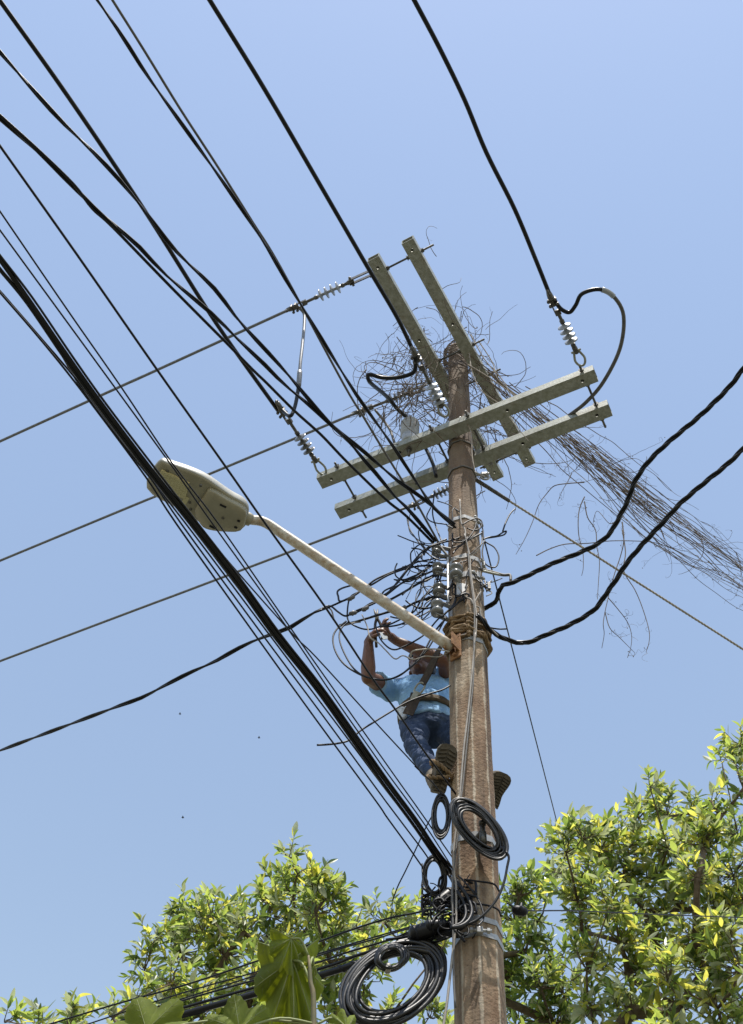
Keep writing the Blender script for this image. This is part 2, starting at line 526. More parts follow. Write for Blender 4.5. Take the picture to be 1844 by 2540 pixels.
def crossarm(c, u, w, L_, holes, label):
    t = thing('crossarm', c, label, 'crossarm', 'steel crossarms on the pole')
    th = .006
    mb = MB()
    plate(mb, c, u, w, L_, AW, th, holes)
    plate(mb, c + Z * (AH - th), u, w, L_, AW, th, holes)
    for s in (-1, 1):
        mb.box(c + w * (s * (AW / 2 - th / 2)) + Z * AH / 2, u * (L_ / 2), w * (th / 2), Z * (AH / 2 - th))
    mb.build('beam', M['steel'], t)
    return t
LL, LU = 2.16, 2.241
cF = Vector((PX, PY, ZL)) - n1 * .147 + d1 * 0.0
cB = Vector((PX, PY, ZL)) + n1 * .149
cUL = Vector((PX, PY, ZU)) - n2 * .150 + d2 * -.049
cUR = Vector((PX, PY, ZU)) + n2 * .150 + d2 * -.049
armF = crossarm(cF, d1, n1, LL, [-LL / 2 + .10, -.42, .42, LL / 2 - .10], 'galvanised crossarm with post insulator crossing in front of the pole')
armB = crossarm(cB, d1, n1, LL, [-LL / 2 + .10, -.42, .42, LL / 2 - .10], 'lowest galvanised crossarm, crossing behind the pole')
armUL = crossarm(cUL, d2, n2, LU, [-LU / 2 + .08, -.35, LU / 2 - .08], 'upper galvanised crossarm with hollow end, the left one, running behind the pole top')
armUR = crossarm(cUR, d2, n2, LU, [-LU / 2 + .08, -.35, LU / 2 - .08], 'topmost galvanised crossarm with hollow end, running to the right of the pole top')
def through_bolt(parent, c, ax, a, e, nuts):
    mb = MB()
    mb.tube([c + ax * a, c + ax * e], .0085, 8)
    for k in nuts:
        mb.tube([c + ax * (k - .007), c + ax * (k + .007)], .017, 6, smooth=False)
        mb.tube([c + ax * (k - .009), c + ax * (k - .007)], .022, 10, smooth=False)
    mb.build('through_bolt', M['dark_steel'], parent)
o1 = .147 + AW / 2; i1 = .147 - AW / 2
nutsL = (-o1 - .012, -i1 + .012, i1 - .012, o1 + .016)
for t_ in (-.905, 1.0, -.14, .14):
    base = Vector((PX, PY, ZL + AH * .5)) + d1 * t_
    through_bolt(armF, base, n1, -o1 - .05, o1 + (.09 if abs(t_) > .5 else .04), nutsL)
o2 = .150 + AW / 2; i2 = .150 - AW / 2
for t_ in (-LU / 2 - .049 + .13, LU / 2 - .049 - .15, -.15, .15):
    base = Vector((PX, PY, ZU + AH * .5)) + d2 * t_
    through_bolt(armUR, base, n2, -o2 - .05, o2 + .11, (-o2 - .012, -i2 + .012, i2 - .012, o2 + .016))

# ------------------------------------------------------------------ insulator strings, clamps and conductors
def torus(mb, c, ax, R, r, n=14, k=8, arc=1.0, start=0.0, sx=1.0, mat_=0):
    ax = Vector(ax).normalized()
    ref = Z if abs(ax.z) < .9 else Vector((1, 0, 0))
    u = (ref - ax * ref.dot(ax)).normalized(); w = ax.cross(u)
    pts = [Vector(c) + (u * math.cos(start + 2 * math.pi * arc * i / n) * sx + w * math.sin(start + 2 * math.pi * arc * i / n)) * R for i in range(n + (0 if arc >= 1 else 1))]
    mb.tube(pts, r, k, closed=arc >= 1, mat=mat_)
def insulator(A, B, s0, s1, label, shackle=True, nsh=4, matl='silicone', shed_r=.048):
    """tension string from A (crossarm) to B (conductor clamp); sheds between fractions s0..s1"""
    A, B = Vector(A), Vector(B)
    ax = (B - A).normalized(); L_ = (B - A).length
    side = ax.cross(Z).normalized(); nu = side.cross(ax)
    t = thing('tension_insulator', A, label, 'insulator', 'tension insulators on the crossarms')
    if shackle:                                  # bow shackle round an eye
        mb = MB()
        l = min(.13, L_ * .2)
        pts = [A + ax * l + side * .014, A + ax * l * .75 + side * .024, A + ax * l * .35 + side * .034, A + ax * .0 + side * .022, A - ax * .014,
               A + ax * .0 - side * .022, A + ax * l * .35 - side * .034, A + ax * l * .75 - side * .024, A + ax * l - side * .014]
        mb.tube(spline(pts, 3), .0085, 8)
        mb.tube([A + ax * l - side * .035, A + ax * l + side * .035], .0085, 8)
        mb.build('shackle', M['steel'], t)
        s_in = l
    else:
        mb = MB()                                # forged strap
        l = .16
        for e in (-1, 1):
            mb.box(A + ax * l / 2 + side * .018 * e, ax * (l / 2 + .01), nu * .022, side * .004)
        mb.tube([A + ax * (l - .01) - side * .04, A + ax * (l - .01) + side * .04], .011, 8)
        mb.build('strap', M['dark_steel'], t); s_in = l - .01
    mb = MB(); a0, a1 = L_ * s0, L_ * s1
    mb.lathe(A, ax, [(s_in - .02, .012), (s_in, .019), (s_in + .03, .019), (s_in + .04, .014), (a0 - .03, .012), (a0 - .025, .017), (a0 - .005, .017)], 10)
    mb.build('end_fitting', M['dark_steel'], t)
    mb = MB()
    mb.lathe(A, ax, [(a1 + .005, .017), (a1 + .03, .017), (a1 + .035, .012), (L_ - .13, .012), (L_ - .12, .02), (L_ - .09, .02)], 10)
    mb.build('end_fitting', M['dark_steel'], t)
    mb = MB(); mb.lathe(A, ax, [(a0 - .02, .012), (a1 + .02, .012)], 10)
    mb.build('core_rod', M['silicone'] if matl == 'silicone' else M['dark_steel'], t)
    for i in range(nsh):
        h = a0 + (a1 - a0) * (i + .5) / nsh
        mb = MB()
        mb.lathe(A, ax, [(h - .012, .013), (h - .006, .022), (h - .0035, shed_r * .8), (h - .002, shed_r), (h + .002, shed_r), (h + .004, shed_r * .8), (h + .011, .022), (h + .016, .013)], 20)
        mb.build('shed', M[matl], t)
    # dead-end clamp
    mb = MB()
    c0 = A + ax * (L_ - .10)
    for e in (-1, 1):
        mb.box(c0 + ax * .02 + side * .016 * e, ax * .045, nu * .014, side * .004)
    mb.tube(spline([c0 + ax * .05, B - ax * .02 - nu * .01, B + ax * .03 + nu * .004, B + ax * .055 + nu * .02], 4), [.016 + .006 * math.sin(i * .3) for i in range(13)], 8)
    for k in (.0, .035):
        c = B - ax * k
        torus(mb, c, ax, .026, .006, 12, 6)
        for e in (-1, 1):
            mb.tube([c + side * .024 * e, c + side * .024 * e - nu * .055], .006, 6)
            mb.tube([c + side * .024 * e - nu * .030, c + side * .024 * e - nu * .042], .012, 6, smooth=False)
    torus(mb, B + ax * .05 + nu * .004, side, .022, .009, 12, 8)
    mb.build('wire_clamp', M['dark_steel'], t)
    return t

def cable(name, pts, r, matl, label, cat='cable', group=None, k=5, n=8, rs=None):
    mb = MB(); sp = spline(pts, k)
    mb.tube(sp, rs if rs else r, n)
    return mb.build(name, matl, None, label, cat, group)
def extend(pts, length, at_start=True):
    """carry a cable on past the edge of the frame in even steps"""
    a, b_ = (pts[0], pts[1]) if at_start else (pts[-1], pts[-2])
    d = (a - b_).normalized(); st = (a - b_).length; out = []; s = 0
    while s < length:
        s += st; st *= 1.35; out.append(a + d * s)
    return out[::-1] + pts if at_start else pts + out
def sub(pts, k=5):
    return spline(pts, k)

zc = ZL + AH * .55
# right, middle and left insulated conductors of the lower pair, running over the camera
Rb, Ra = Q(D(1222, 662), zc + .02), Q(D(1290, 806), zc - .01)
insulator(Ra, Rb, .32, .62, 'insulator string with pale discs above the right end of the front crossarm')
Mb_, Ma = Q(c2(338, 850), zc + .02), Q(c2(530, 1232), zc)
insulator(Ma, Mb_, .18, .52, 'insulator string with blue-grey discs left of the pole top')
Lb, La = Q(c3(160, 180), zc + .02), Q(c3(448, 612), zc - .01)
insulator(La, Lb, .32, .60, 'insulator string at the left end of the front crossarm', matl='porcelain')
cR = [Q(D(*p), zc + .03) for p in ((918, 0), (975, 108), (1030, 222), (1078, 338), (1140, 462), (1186, 572), (1218, 652))]
cM = [Q(D(*p), zc + .03) for p in ((465, 0), (582, 190), (700, 393), (815, 592), (880, 703), (921, 788))]
cL = [Q(D(*p), zc + .03) for p in ((-8, -10), (150, 212), (320, 465), (480, 717), (618, 912))]
for pts, lab in ((cR, 'rightmost thick black power cable running over the camera'),
                 (cM, 'thick black power cable ending at the pole top'),
                 (cL, 'thick black power cable ending at the left crossarm insulator')):
    cable('power_cable', extend(pts, 9), .0148, M['black'], lab, group='thick insulated power cables', k=6, n=10)

zg = ZU + AH * .5
i1a = P(c1(893, 432), 0); 
A1 = Q(c1(905, 425), zg); B1 = Q(c1(285, 705), zg)
insulator(A1, B1, .36, .66, 'insulator string with white discs at the upper left crossarm end', shackle=False)
A2 = Q((1060, 958), zg); B2 = Q(c3(690, 195), zg)
insulator(A2, B2, .30, .55, 'insulator string wrapped in dry vines left of the pole top', shackle=False, matl='porcelain')
A3 = Q((1178, 1182), zg); B3 = Q(c3(1060, 830), zg)
insulator(A3, B3, .40, .66, 'insulator string just below the lowest crossarm, left of the pole', shackle=False, matl='porcelain')
def straight(a, b_, n=6, sag=0.0):
    return [a.lerp(b_, i / n) - Z * sag * 4 * (i / n) * (1 - i / n) for i in range(n + 1)]
for a, e, lab in ((B1, (0, 1095), 'highest bare grey conductor crossing the sky to the left edge'),
                  (B2, (0, 1391), 'bare grey conductor passing behind the street lamp head'),
                  (B3, (0, 1640), 'lowest bare grey conductor, passing behind the lamp arm')):
    q = Q(e, zg - .02)
    far = q + (q - a).normalized() * 14
    cable('bare_conductor', [a, a.lerp(q, .5) - Z * .005, q, far], .0125, M['grey_cable'], lab, group='bare grey conductors', k=10)
for B_, s in ((B1, c1(278, 755)), (B2, c3(672, 195)), (B3, c3(1035, 825))):
    pass

# jumper loops
def jumper(pts, parts, label):
    t = thing('jumper_cable', pts[0], label, 'cable', 'jumper cables at the crossarms')
    sp = spline(pts, 6); n = len(sp)
    for (a, e, r, mk, nm) in parts:
        seg = sp[int(a * (n - 1)):int(e * (n - 1)) + 1]
        MB().tube(seg, r, 10).build(nm, M[mk], t)
    return t
jl = [Q(c1(320, 690), zg), Q(c1(375, 745), zg - .03), Q(c1(380, 830), zg - .2), P(c1(365, 1000), 3.72), P(c1(348, 1150), 3.74), P(c1(338, 1290), 3.78), P(c1(325, 1400), 3.82), P(c1(300, 1520), 3.86), P(c1(262, 1588), 3.88), Lb]
# keep each point's height consistent with a hanging wire
jumper(jl, [(0, .62, .0125, 'grey_cable', 'bare_wire'), (.50, .62, .019, 'grey_cable', 'sleeve'), (.60, 1, .014, 'black', 'insulated_wire')], 'hanging jumper wire with grey sleeve left of the crossarms')
jr = [Rb + Vector((.02, 0, -.02)), Q(D(1243, 684), zc), Q(D(1262, 692), zc), Q(D(1276, 676), zc), Q(D(1290, 651), zc), Q(D(1328, 641), zc), Q(D(1360, 657), zc), Q(D(1382, 700), zc), Q(D(1374, 772), zc), Q(D(1338, 845), zc - .02), Q(D(1300, 890), zc - .02), Q(D(1262, 920), zc + .03), Q(D(1200, 965), zc + .12), Q(D(1120, 1010), zc + .2)]
jumper(jr, [(0, .40, .014, 'black', 'insulated_wire'), (.40, .47, .0185, 'silicone', 'sleeve'), (.46, 1, .0135, 'grey_sheath', 'tail_wire')], 'looping jumper cable right of the front crossarm end')
jm = [Mb_ + Vector((0, 0, -.03)), Q(c1(1275, 1225), zc), Q(c1(1150, 1272), zc), Q(c1(1020, 1275), zc + .02), Q(c1(925, 1250), zc + .03), Q(c1(898, 1262), zc + .04), Q(c1(925, 1320), zc + .07), Q(c1(1050, 1425), zc + .14), Q(c1(1150, 1540), zc + .24), P(c1(1212, 1630), cF.y + .27)]
PI_T = Vector((0, 0, 0))
pi_base = Q(c3(1030, 410), ZL + AH)
tt = (pi_base - cF).dot(d1); pi_base = Vector((cF.x, cF.y, ZL + AH)) + d1 * tt
jm[-1] = pi_base + Z * .37 + Vector((-.005, 0, 0)); jm[-2] = Q(c1(1150, 1540), pi_base.z + .42); jm[-3] = Q(c1(1050, 1425), pi_base.z + .36)
jumper(jm, [(0, 1, .015, 'black', 'insulated_wire')], 'black jumper cable bending down to the post insulator')
pit = thing('post_insulator', pi_base, 'grey ribbed post insulator standing on the front crossarm', 'insulator')
prof = [(0, .054), (.012, .060), (.09, .060)]
for i in range(5):
    h = .105 + i * .042
    prof += [(h, .044), (h + .014, .070), (h + .020, .070), (h + .030, .044)]
prof += [(.322, .044), (.350, .036), (.365, .020)]
MB().lathe(pi_base, Z, prof, 22).build('ribbed_body', M['silicone'], pit)
MB().lathe(pi_base, Z, [(.365, .017), (.383, .017), (.388, .012)], 10).build('wire_cap', M['dark_steel'], pit)
mb = MB(); mb.tube([pi_base - Z * (AH + .10), pi_base - Z * .001], .011, 8); mb.tube([pi_base - Z * (AH + .022), pi_base - Z * (AH + .003)], .022, 6, smooth=False)
mb.build('stud', M['dark_steel'], pit)
# angle bracket and bolts where the middle string meets the arm and the pole
mb = MB()
for t_, s_ in ((-.03, 1), (.07, -1)):
    c = cF + d1 * t_ + Z * (AH + .004)
    mb.box(c + d1 * .02 * s_ + Z * .003, d1 * .05, n1 * .035, Z * .003, bev=.001)
    mb.box(c + n1 * .03 + Z * .035, d1 * .05, n1 * .003, Z * .032)
    mb.tube([c + n1 * .06 + Z * .04, c - n1 * .03 + Z * .04], .008, 6)
mb.build('angle_bracket', M['steel_bright'], armF)
mb = MB()
c = cF + d1 * -.33 + Z * (AH + .003)
mb.box(c + Z * .006, d1 * .035, n1 * .03, Z * .006, bev=.002); mb.tube([c, c + Z * .05], .009, 8); mb.tube([c + Z * .018, c + Z * .034], .018, 6, smooth=False)
mb.build('eye_bolt', M['dark_steel'], armF)
# tails that hang from the far clamps behind the arms
cable('tail_wire', [Q(c3(800, 185), zg - .02), Q(c3(860, 260), zg - .12), Q(c3(905, 330), zg - .3), Q(c3(935, 420), zg - .55), Q(c3(990, 540), zg - .8), Q(c3(1055, 630), zg - .95)], .011, M['grey_sheath'], 'grey wire tail dropping behind the front crossarm left of the post insulator')
cable('tail_wire', [P(c3(1130, 420), 4.25), P(c3(1160, 480), 4.26), P(c3(1195, 560), 4.28), P(c3(1215, 640), 4.3)], .014, M['black'], 'short black cable between the two lower crossarms')
# ------------------------------------------------------------------ cables that cross the picture
def zpath(pix, z0, z1=None, dip=0.0):
    z1 = z0 if z1 is None else z1
    n = len(pix); out = []
    for i, p in enumerate(pix):
        t = i / (n - 1)
        out.append(Q(p, z0 + (z1 - z0) * t - dip * 4 * t * (1 - t)))
    return out
def twisted(name, pts, r, strands, pitch, matl, label, group=None, cat='cable', k=6, gap=.92, wob=0.0):
    sp = spline(pts, k)
    # resample evenly
    acc = [0.0]
    for i in range(1, len(sp)): acc.append(acc[-1] + (sp[i] - sp[i - 1]).length)
    n = max(8, int(acc[-1] / (pitch / 9)))
    n = min(n, 520)
    A = np.array(sp); ev = [Vector((np.interp(acc[-1] * i / n, acc, A[:, 0]), np.interp(acc[-1] * i / n, acc, A[:, 1]), np.interp(acc[-1] * i / n, acc, A[:, 2]))) for i in range(n + 1)]
    T, N = frames(ev)
    t = thing(name, pts[-1], label, cat, group)
    for s in range(strands):
        line = []
        for i in range(n + 1):
            ph = 2 * math.pi * (acc[-1] * i / n / pitch + s / strands) + wob * math.sin(i * .13)
            B = T[i].cross(N[i])
            line.append(ev[i] + (N[i] * math.cos(ph) + B * math.sin(ph)) * r * gap * (1 if strands > 1 else 0))
        MB().tube(line, r, 6).build('strand', matl, t)
    return t

T1 = [D(0, 115), D(70, 195), D(140, 272), D(225, 355), D(300, 440), r5(1020, 280), r5(1250, 505), r5(1400, 700), r5(1647, 970), c3(470, 250), c3(720, 465), c3(960, 672), c3(1080, 752), c3(1200, 850), c3(1340, 965)]
T2 = [r4(0, 690), r4(230, 895), r4(430, 1090), r5(560, 40), r5(820, 270), r5(960, 420), r5(1250, 665), r5(1370, 785), r5(1560, 965), c3(180, 10), c3(390, 185), c3(620, 402), c3(720, 520), c3(830, 645), c3(920, 760), c3(1020, 855), c3(1210, 1078)]
T3 = [r4(0, 672), r4(230, 880), r4(430, 1075), r5(540, 40), r5(660, 150), r5(1000, 500), r5(1310, 812), r5(1480, 985), c3(60, 0), c3(250, 190), c3(430, 352), c3(600, 530), c3(870, 792), c3(1010, 905), c3(1195, 1090)]
T4 = [D(213, -4), D(270, 78), D(330, 172), D(430, 312), D(520, 440), D(590, 545), D(640, 630), c3(620, 0), c3(760, 205), c3(900, 400), c3(1000, 552), c3(1100, 705), c3(1195, 845), c3(1345, 985)]
T5 = [D(247, -4), D(320, 112), D(400, 242), D(480, 365), D(560, 492), D(622, 592), c3(580, 0), c3(720, 232), c3(840, 432), c3(970, 642), c3(1045, 755), c3(1150, 942), c3(1235, 1095)]
for pix, r, st, mk, lab, pit in ((T1, .0068, 2, 'black', 'twisted black service cable crossing the left thick power cable', .85),
                                 (T2, .0068, 2, 'black', 'upper of two twisted black service cables splitting apart at left', .95),
                                 (T3, .0068, 1, 'black', 'lower black service cable that crosses below the left insulator', .9),
                                 (T4, .0060, 2, 'black', 'thin twisted black cable beside a pale grey wire at the top', .9)):
    pts = extend(zpath(pix, 7.62, 7.56, .03), 7)
    if st > 1: twisted('service_cable', pts, r, st, pit, M[mk], lab, 'service cables from the upper left')
    else: cable('service_cable', pts, .0092, M[mk], lab, group='service cables from the upper left')
cable('service_wire', extend(zpath(T5, 7.66, 7.56, .02), 7), .0072, M['grey_sheath'], 'pale grey wire from the top edge to the pole, left of the middle power cable', group='service cables from the upper left')

# telecom bundle and thin wires, low on the pole, running over the camera to the left
BD = [r5(-60, 330 - 85), r5(0, 335), r5(170, 575), r5(400, 910), r5(600, 1190), r5(880, 1560), r6(380, 0), r6(590, 270), r6(800, 565), r6(1010, 830), r6(1205, 1105), c7(0, 180), c7(300, 585), c7(530, 925), c7(700, 1150)]
B2_ = [r5(-60, 400 - 85), r5(0, 395), r5(160, 590), r5(385, 920), r5(580, 1195), r5(860, 1565), r6(362, 4), r6(572, 275), r6(782, 570), r6(992, 835), r6(1187, 1110), c7(-35, 200), c7(265, 605), c7(500, 945), c7(670, 1175)]
B3_ = [r5(-60, 315 - 85), r5(0, 312), r5(190, 560), r5(425, 905), r5(620, 1180), r5(905, 1555), r6(395, -2), r6(604, 268), r6(816, 562), r6(1026, 828), r6(1221, 1102), c7(25, 170), c7(320, 570), c7(545, 905), c7(720, 1120)]
for pix, r, lab in ((BD, .0085, 'thick black telecom cable, middle of the heavy diagonal bundle'), (B2_, .0074, 'thick black telecom cable, lower edge of the heavy diagonal bundle'), (B3_, .0042, 'slimmer black cable along the upper edge of the heavy diagonal bundle')):
    pts = zpath(pix, 5.06, 5.0, .03)
    ti = {.0085: ((790, 1290), (880, 1440), (915, 1560), (880, 1660), (800, 1720), (690, 1740)), .0074: ((750, 1330), (830, 1480), (850, 1600), (800, 1690), (700, 1730)), .0042: ((830, 1240), (960, 1400), (1020, 1520), (1040, 1640), (980, 1720))}[r]
    pts += [P(c7(*q), 3.965 - .012 * i) for i, q in enumerate(ti)]
    cable('telecom_cable', extend(pts, 7), r, M['black'], lab, group='heavy diagonal cable bundle')
thin = [
    ([r4(0, 850), r4(450, 1485), r5(910, 970), r5(1320, 1550), r6(740, 0), r6(1050, 432), c5(450, 632), c5(640, 890), c5(830, 1168), c5(1000, 1400), c5(1120, 1562), c7(750, 335), c7(900, 560), c7(975, 640)], 5.45, .0048, 'lone thin black wire crossing the lamp arm and the worker'),
    ([r4(0, 1232), r5(400, 640), r5(710, 1085), r5(1010, 1532), r6(500, 0), r6(860, 520), c7(10, 0), c7(330, 450), c7(705, 985), c7(800, 1110)], 5.28, .0032, 'upper thin wire running just above the heavy diagonal bundle'),
    ([r4(0, 1342), r5(500, 850), r5(960, 1482), r6(470, 0), r6(850, 530), r6(1090, 885), r6(1300, 1185), c7(0, 70), c7(400, 620), c7(700, 1085), c7(790, 1200)], 5.26, .0032, 'second thin wire above the heavy diagonal bundle'),
    ([r5(700, 1340), r6(480, 110), r6(860, 542), r6(1000, 682), r6(1300, 1012), r6(1520, 1250), c7(300, 0), c7(390, 85), c7(500, 190), c7(590, 305)], 5.32, .0032, 'thin wire that leaves the bundle and ends at the slender coil'),
    ([r5(0, 530), r5(225, 790), r5(470, 1095), r5(850, 1605), r6(285, 0), r6(700, 585), r6(1000, 1002), r6(1300, 1410), c7(0, 550), c7(200, 825), c7(370, 1068), c7(430, 1150)], 5.02, .0036, 'lowest thin wire of the fan under the heavy diagonal bundle'),
    ([r5(0, 520), r5(235, 790), r5(500, 1105), r5(870, 1600), r6(310, 0), r6(720, 560), r6(1020, 962), r6(1320, 1370), c7(0, 395), c7(200, 660), c7(385, 905), c7(440, 985)], 5.04, .0034, 'second thin wire under the heavy diagonal bundle'),
    ([r5(330, 840), r5(480, 1095), r5(700, 1390), r6(330, -5), r6(740, 540), r6(1050, 950), c7(0, 270), c7(260, 600), c7(560, 1020), c7(680, 1190)], 5.06, .0034, 'third thin wire under the heavy diagonal bundle'),
    ([r5(500, 1110), r5(720, 1400), r6(350, 0), r6(640, 380), r6(940, 770), r6(1280, 1240), c7(-50, 190), c7(200, 530), c7(560, 1000), c7(690, 1170)], 5.07, .003, 'thin wire hugging the underside of the heavy diagonal bundle'),
]
for pix, z, r, lab in thin:
    pts = zpath(pix, z, z - .03, .015)
    if pix[0][0] < 30: pts = extend(pts, 7)
    cable('thin_wire', pts, r, M['thin_black'], lab, cat='wire', group='thin overhead wires', n=6)

# twisted duplex from the left edge to the splices beside the worker
LD = [r6(-40, 940), r6(0, 925), r6(110, 885), r6(210, 832), r6(350, 760), r6(480, 702), r6(590, 640), r6(690, 592), r6(860, 530), r6(940, 480), r6(1010, 440), r6(1060, 422)]
ldp = zpath(LD, 7.0, 7.02, .06)
twisted('service_cable', extend(ldp, 8), .0072, 2, .8, M['black'], 'twisted black cable from the left edge to the splices by the worker\'s hands')
# two braided triplex cables leaving to the upper right
R1 = [r1(-10, 1565), r1(40, 1542), r1(82, 1505), r1(96, 1455), r1(120, 1412), r1(180, 1395), r1(300, 1340), r1(450, 1268), r1(600, 1208), r1(720, 1150), r1(800, 1082), r1(870, 962), r1(920, 860), r1(960, 752), r1(1050, 622), r1(1200, 480), r1(1380, 330), r1(1550, 162), r1(1647, 38), r1(1720, -60)]
R2 = [r1(-40, 1600), r1(0, 1645), r1(60, 1710), r1(160, 1760), r1(270, 1776), r1(400, 1724), r1(550, 1660), r1(700, 1568), r1(780, 1462), r1(850, 1362), r1(900, 1282), r1(1000, 1160), r1(1150, 1000), r1(1250, 890), r1(1400, 762), r1(1550, 640), r1(1647, 545), r1(1720, 470)]
p1 = extend(zpath(R1, 6.93, 7.15, .10), 6, False); p2 = extend(zpath(R2, 6.62, 6.9, .10), 6, False)
twisted('triplex_cable', p1, .0074, 3, .30, M['black'], 'upper braided black cable leaving the pole to the upper right', 'braided cables to the right', gap=1.1)
twisted('triplex_cable', p2, .0074, 3, .30, M['black'], 'lower braided black cable sagging away from the rope wrap to the right', 'braided cables to the right', gap=1.1)
# guy strand to the right with its wrapped grip
ga, gb = P(r1(-60, 735), 4.18), P(r1(1647, 1818), 5.3)
gt = thing('guy_wire', ga, 'pale twisted guy strand running down to the right edge', 'guy wire')
gp = [ga.lerp(gb, t) for t in np.linspace(0, 1, 200)]; gfar = gb + (gb - ga) * .8
T_, N_ = frames(gp)
for s in range(3):
    MB().tube([gp[i] + (N_[i] * math.cos(i * .85 + s * 2.094) + T_[i].cross(N_[i]) * math.sin(i * .85 + s * 2.094)) * .0045 for i in range(200)], .0048, 5).build('strand', M['rope_pale'], gt)
MB().tube([gb, gfar], .008, 6).build('far_end', M['rope_pale'], gt)
mb = MB()
for s in range(5):
    mb.tube([gp[i] + (N_[i] * math.cos(i * 1.1 + s * 1.257) + T_[i].cross(N_[i]) * math.sin(i * 1.1 + s * 1.257)) * (.013 - .0001 * i) for i in range(0, 26)], .0045, 5)
mb.build('wire_grip', M['grey_sheath'], gt)
mb = MB()
th_c = P(r1(8, 725), 4.16)
torus(mb, th_c, (0, 1, .2), .03, .008, 14, 6, sx=.8); mb.tube([th_c, Vector((PX + .06, PY + .05, th_c.z + .04))], .011, 8)
mb.box(th_c + Vector((0, 0, .03)), (.03, 0, .008), (0, .02, 0), (0, 0, .012), bev=.003)
mb.build('thimble_eye', M['steel_bright'], gt)
# thin wires on the right
cable('drop_wire', [P((1196, 1318), 4.12), P((1243, 1500), 4.9), P((1310, 1760), 6.4), P((1400, 2110), 9.4)], .0055, M['thin_black'], 'thin drop wire falling from the pole to the right tree', cat='wire', n=6)
cable('drop_wire', [P((1258, 2240), 4.05), P((1300, 2258), 4.12), P((1420, 2259), 4.4), P((1600, 2267), 4.9), P((1844, 2276), 5.6), P((2100, 2285), 6.4)], .0035, M['thin_black'], 'thin level wire passing in front of the right tree', cat='wire', n=6)
ce = P((1290, 2258), 4.1)
ct = thing('splice_closure', ce, 'small black splice closure on the level wire right of the pole', 'splice closure')
MB().lathe(ce - Vector((.035, 0, 0)), (1, .1, 0), [(0, .006), (.006, .016), (.02, .022), (.05, .022), (.064, .016), (.07, .006)], 12).build('shell', M['thin_black'], ct)
MB().tube([ce - Vector((.004, .024, .02)), ce + Vector((.006, -.022, .02))], .006, 6).build('latch', M['black'], ct)
# telecom cables leaving to the lower left
ll = [([c8(1165, 318), c8(1000, 345), c8(830, 402), c8(640, 480), c8(450, 542), c8(260, 602), r3(650, 812), r3(560, 845)], 4.72, .015, 'thick black cable spiralling away to the lower left behind the big leaf'),
      ([c8(1170, 290), c8(980, 335), c8(760, 395), c8(500, 470), c8(250, 560), r3(640, 790), r3(540, 830)], 4.76, .007, 'black cable lying along the thick lower left cable'),
      ([c8(1150, 262), c8(940, 300), c8(700, 370), c8(430, 450), c8(190, 530), r3(700, 745), r3(500, 815), r3(440, 838)], 4.80, .0045, 'thin cable just above the thick lower left cable'),
      ([c8(1150, 250), c8(900, 275), c8(650, 350), c8(400, 420), c8(150, 500), r3(600, 770), r3(420, 838)], 4.84, .0035, 'thin cable second above the thick lower left cable'),
      ([c7(850, 1440), c8(940, 170), c8(720, 215), c8(450, 300), c8(200, 390), r3(1000, 590), r3(700, 690), r3(430, 765), r3(190, 838), r3(100, 866)], 4.95, .0045, 'highest thin cable sloping to the lower left corner'),
      ([c8(1100, 215), c8(880, 270), c8(600, 350), c8(300, 440), r3(900, 660), r3(640, 735), r3(330, 838), r3(250, 862)], 4.88, .0035, 'second highest thin cable sloping to the lower left corner')]
for pix, z, r, lab in ll:
    pts = zpath(pix, z, z - .02)
    cable('telecom_cable', extend(pts, 6, False), r, M['black'], lab, group='cables to the lower left', n=8)
sp = spline(zpath(ll[0][0], 4.72, 4.70), 10); T_, N_ = frames(sp); mb = MB()
mb.tube([sp[i] + (N_[i] * math.cos(i * .8) + T_[i].cross(N_[i]) * math.sin(i * .8)) * .013 for i in range(len(sp))], .007, 6)
mb.build('lashing_wire', M['thin_black'], None, 'lashing wound round the thick lower left cable', 'wire')

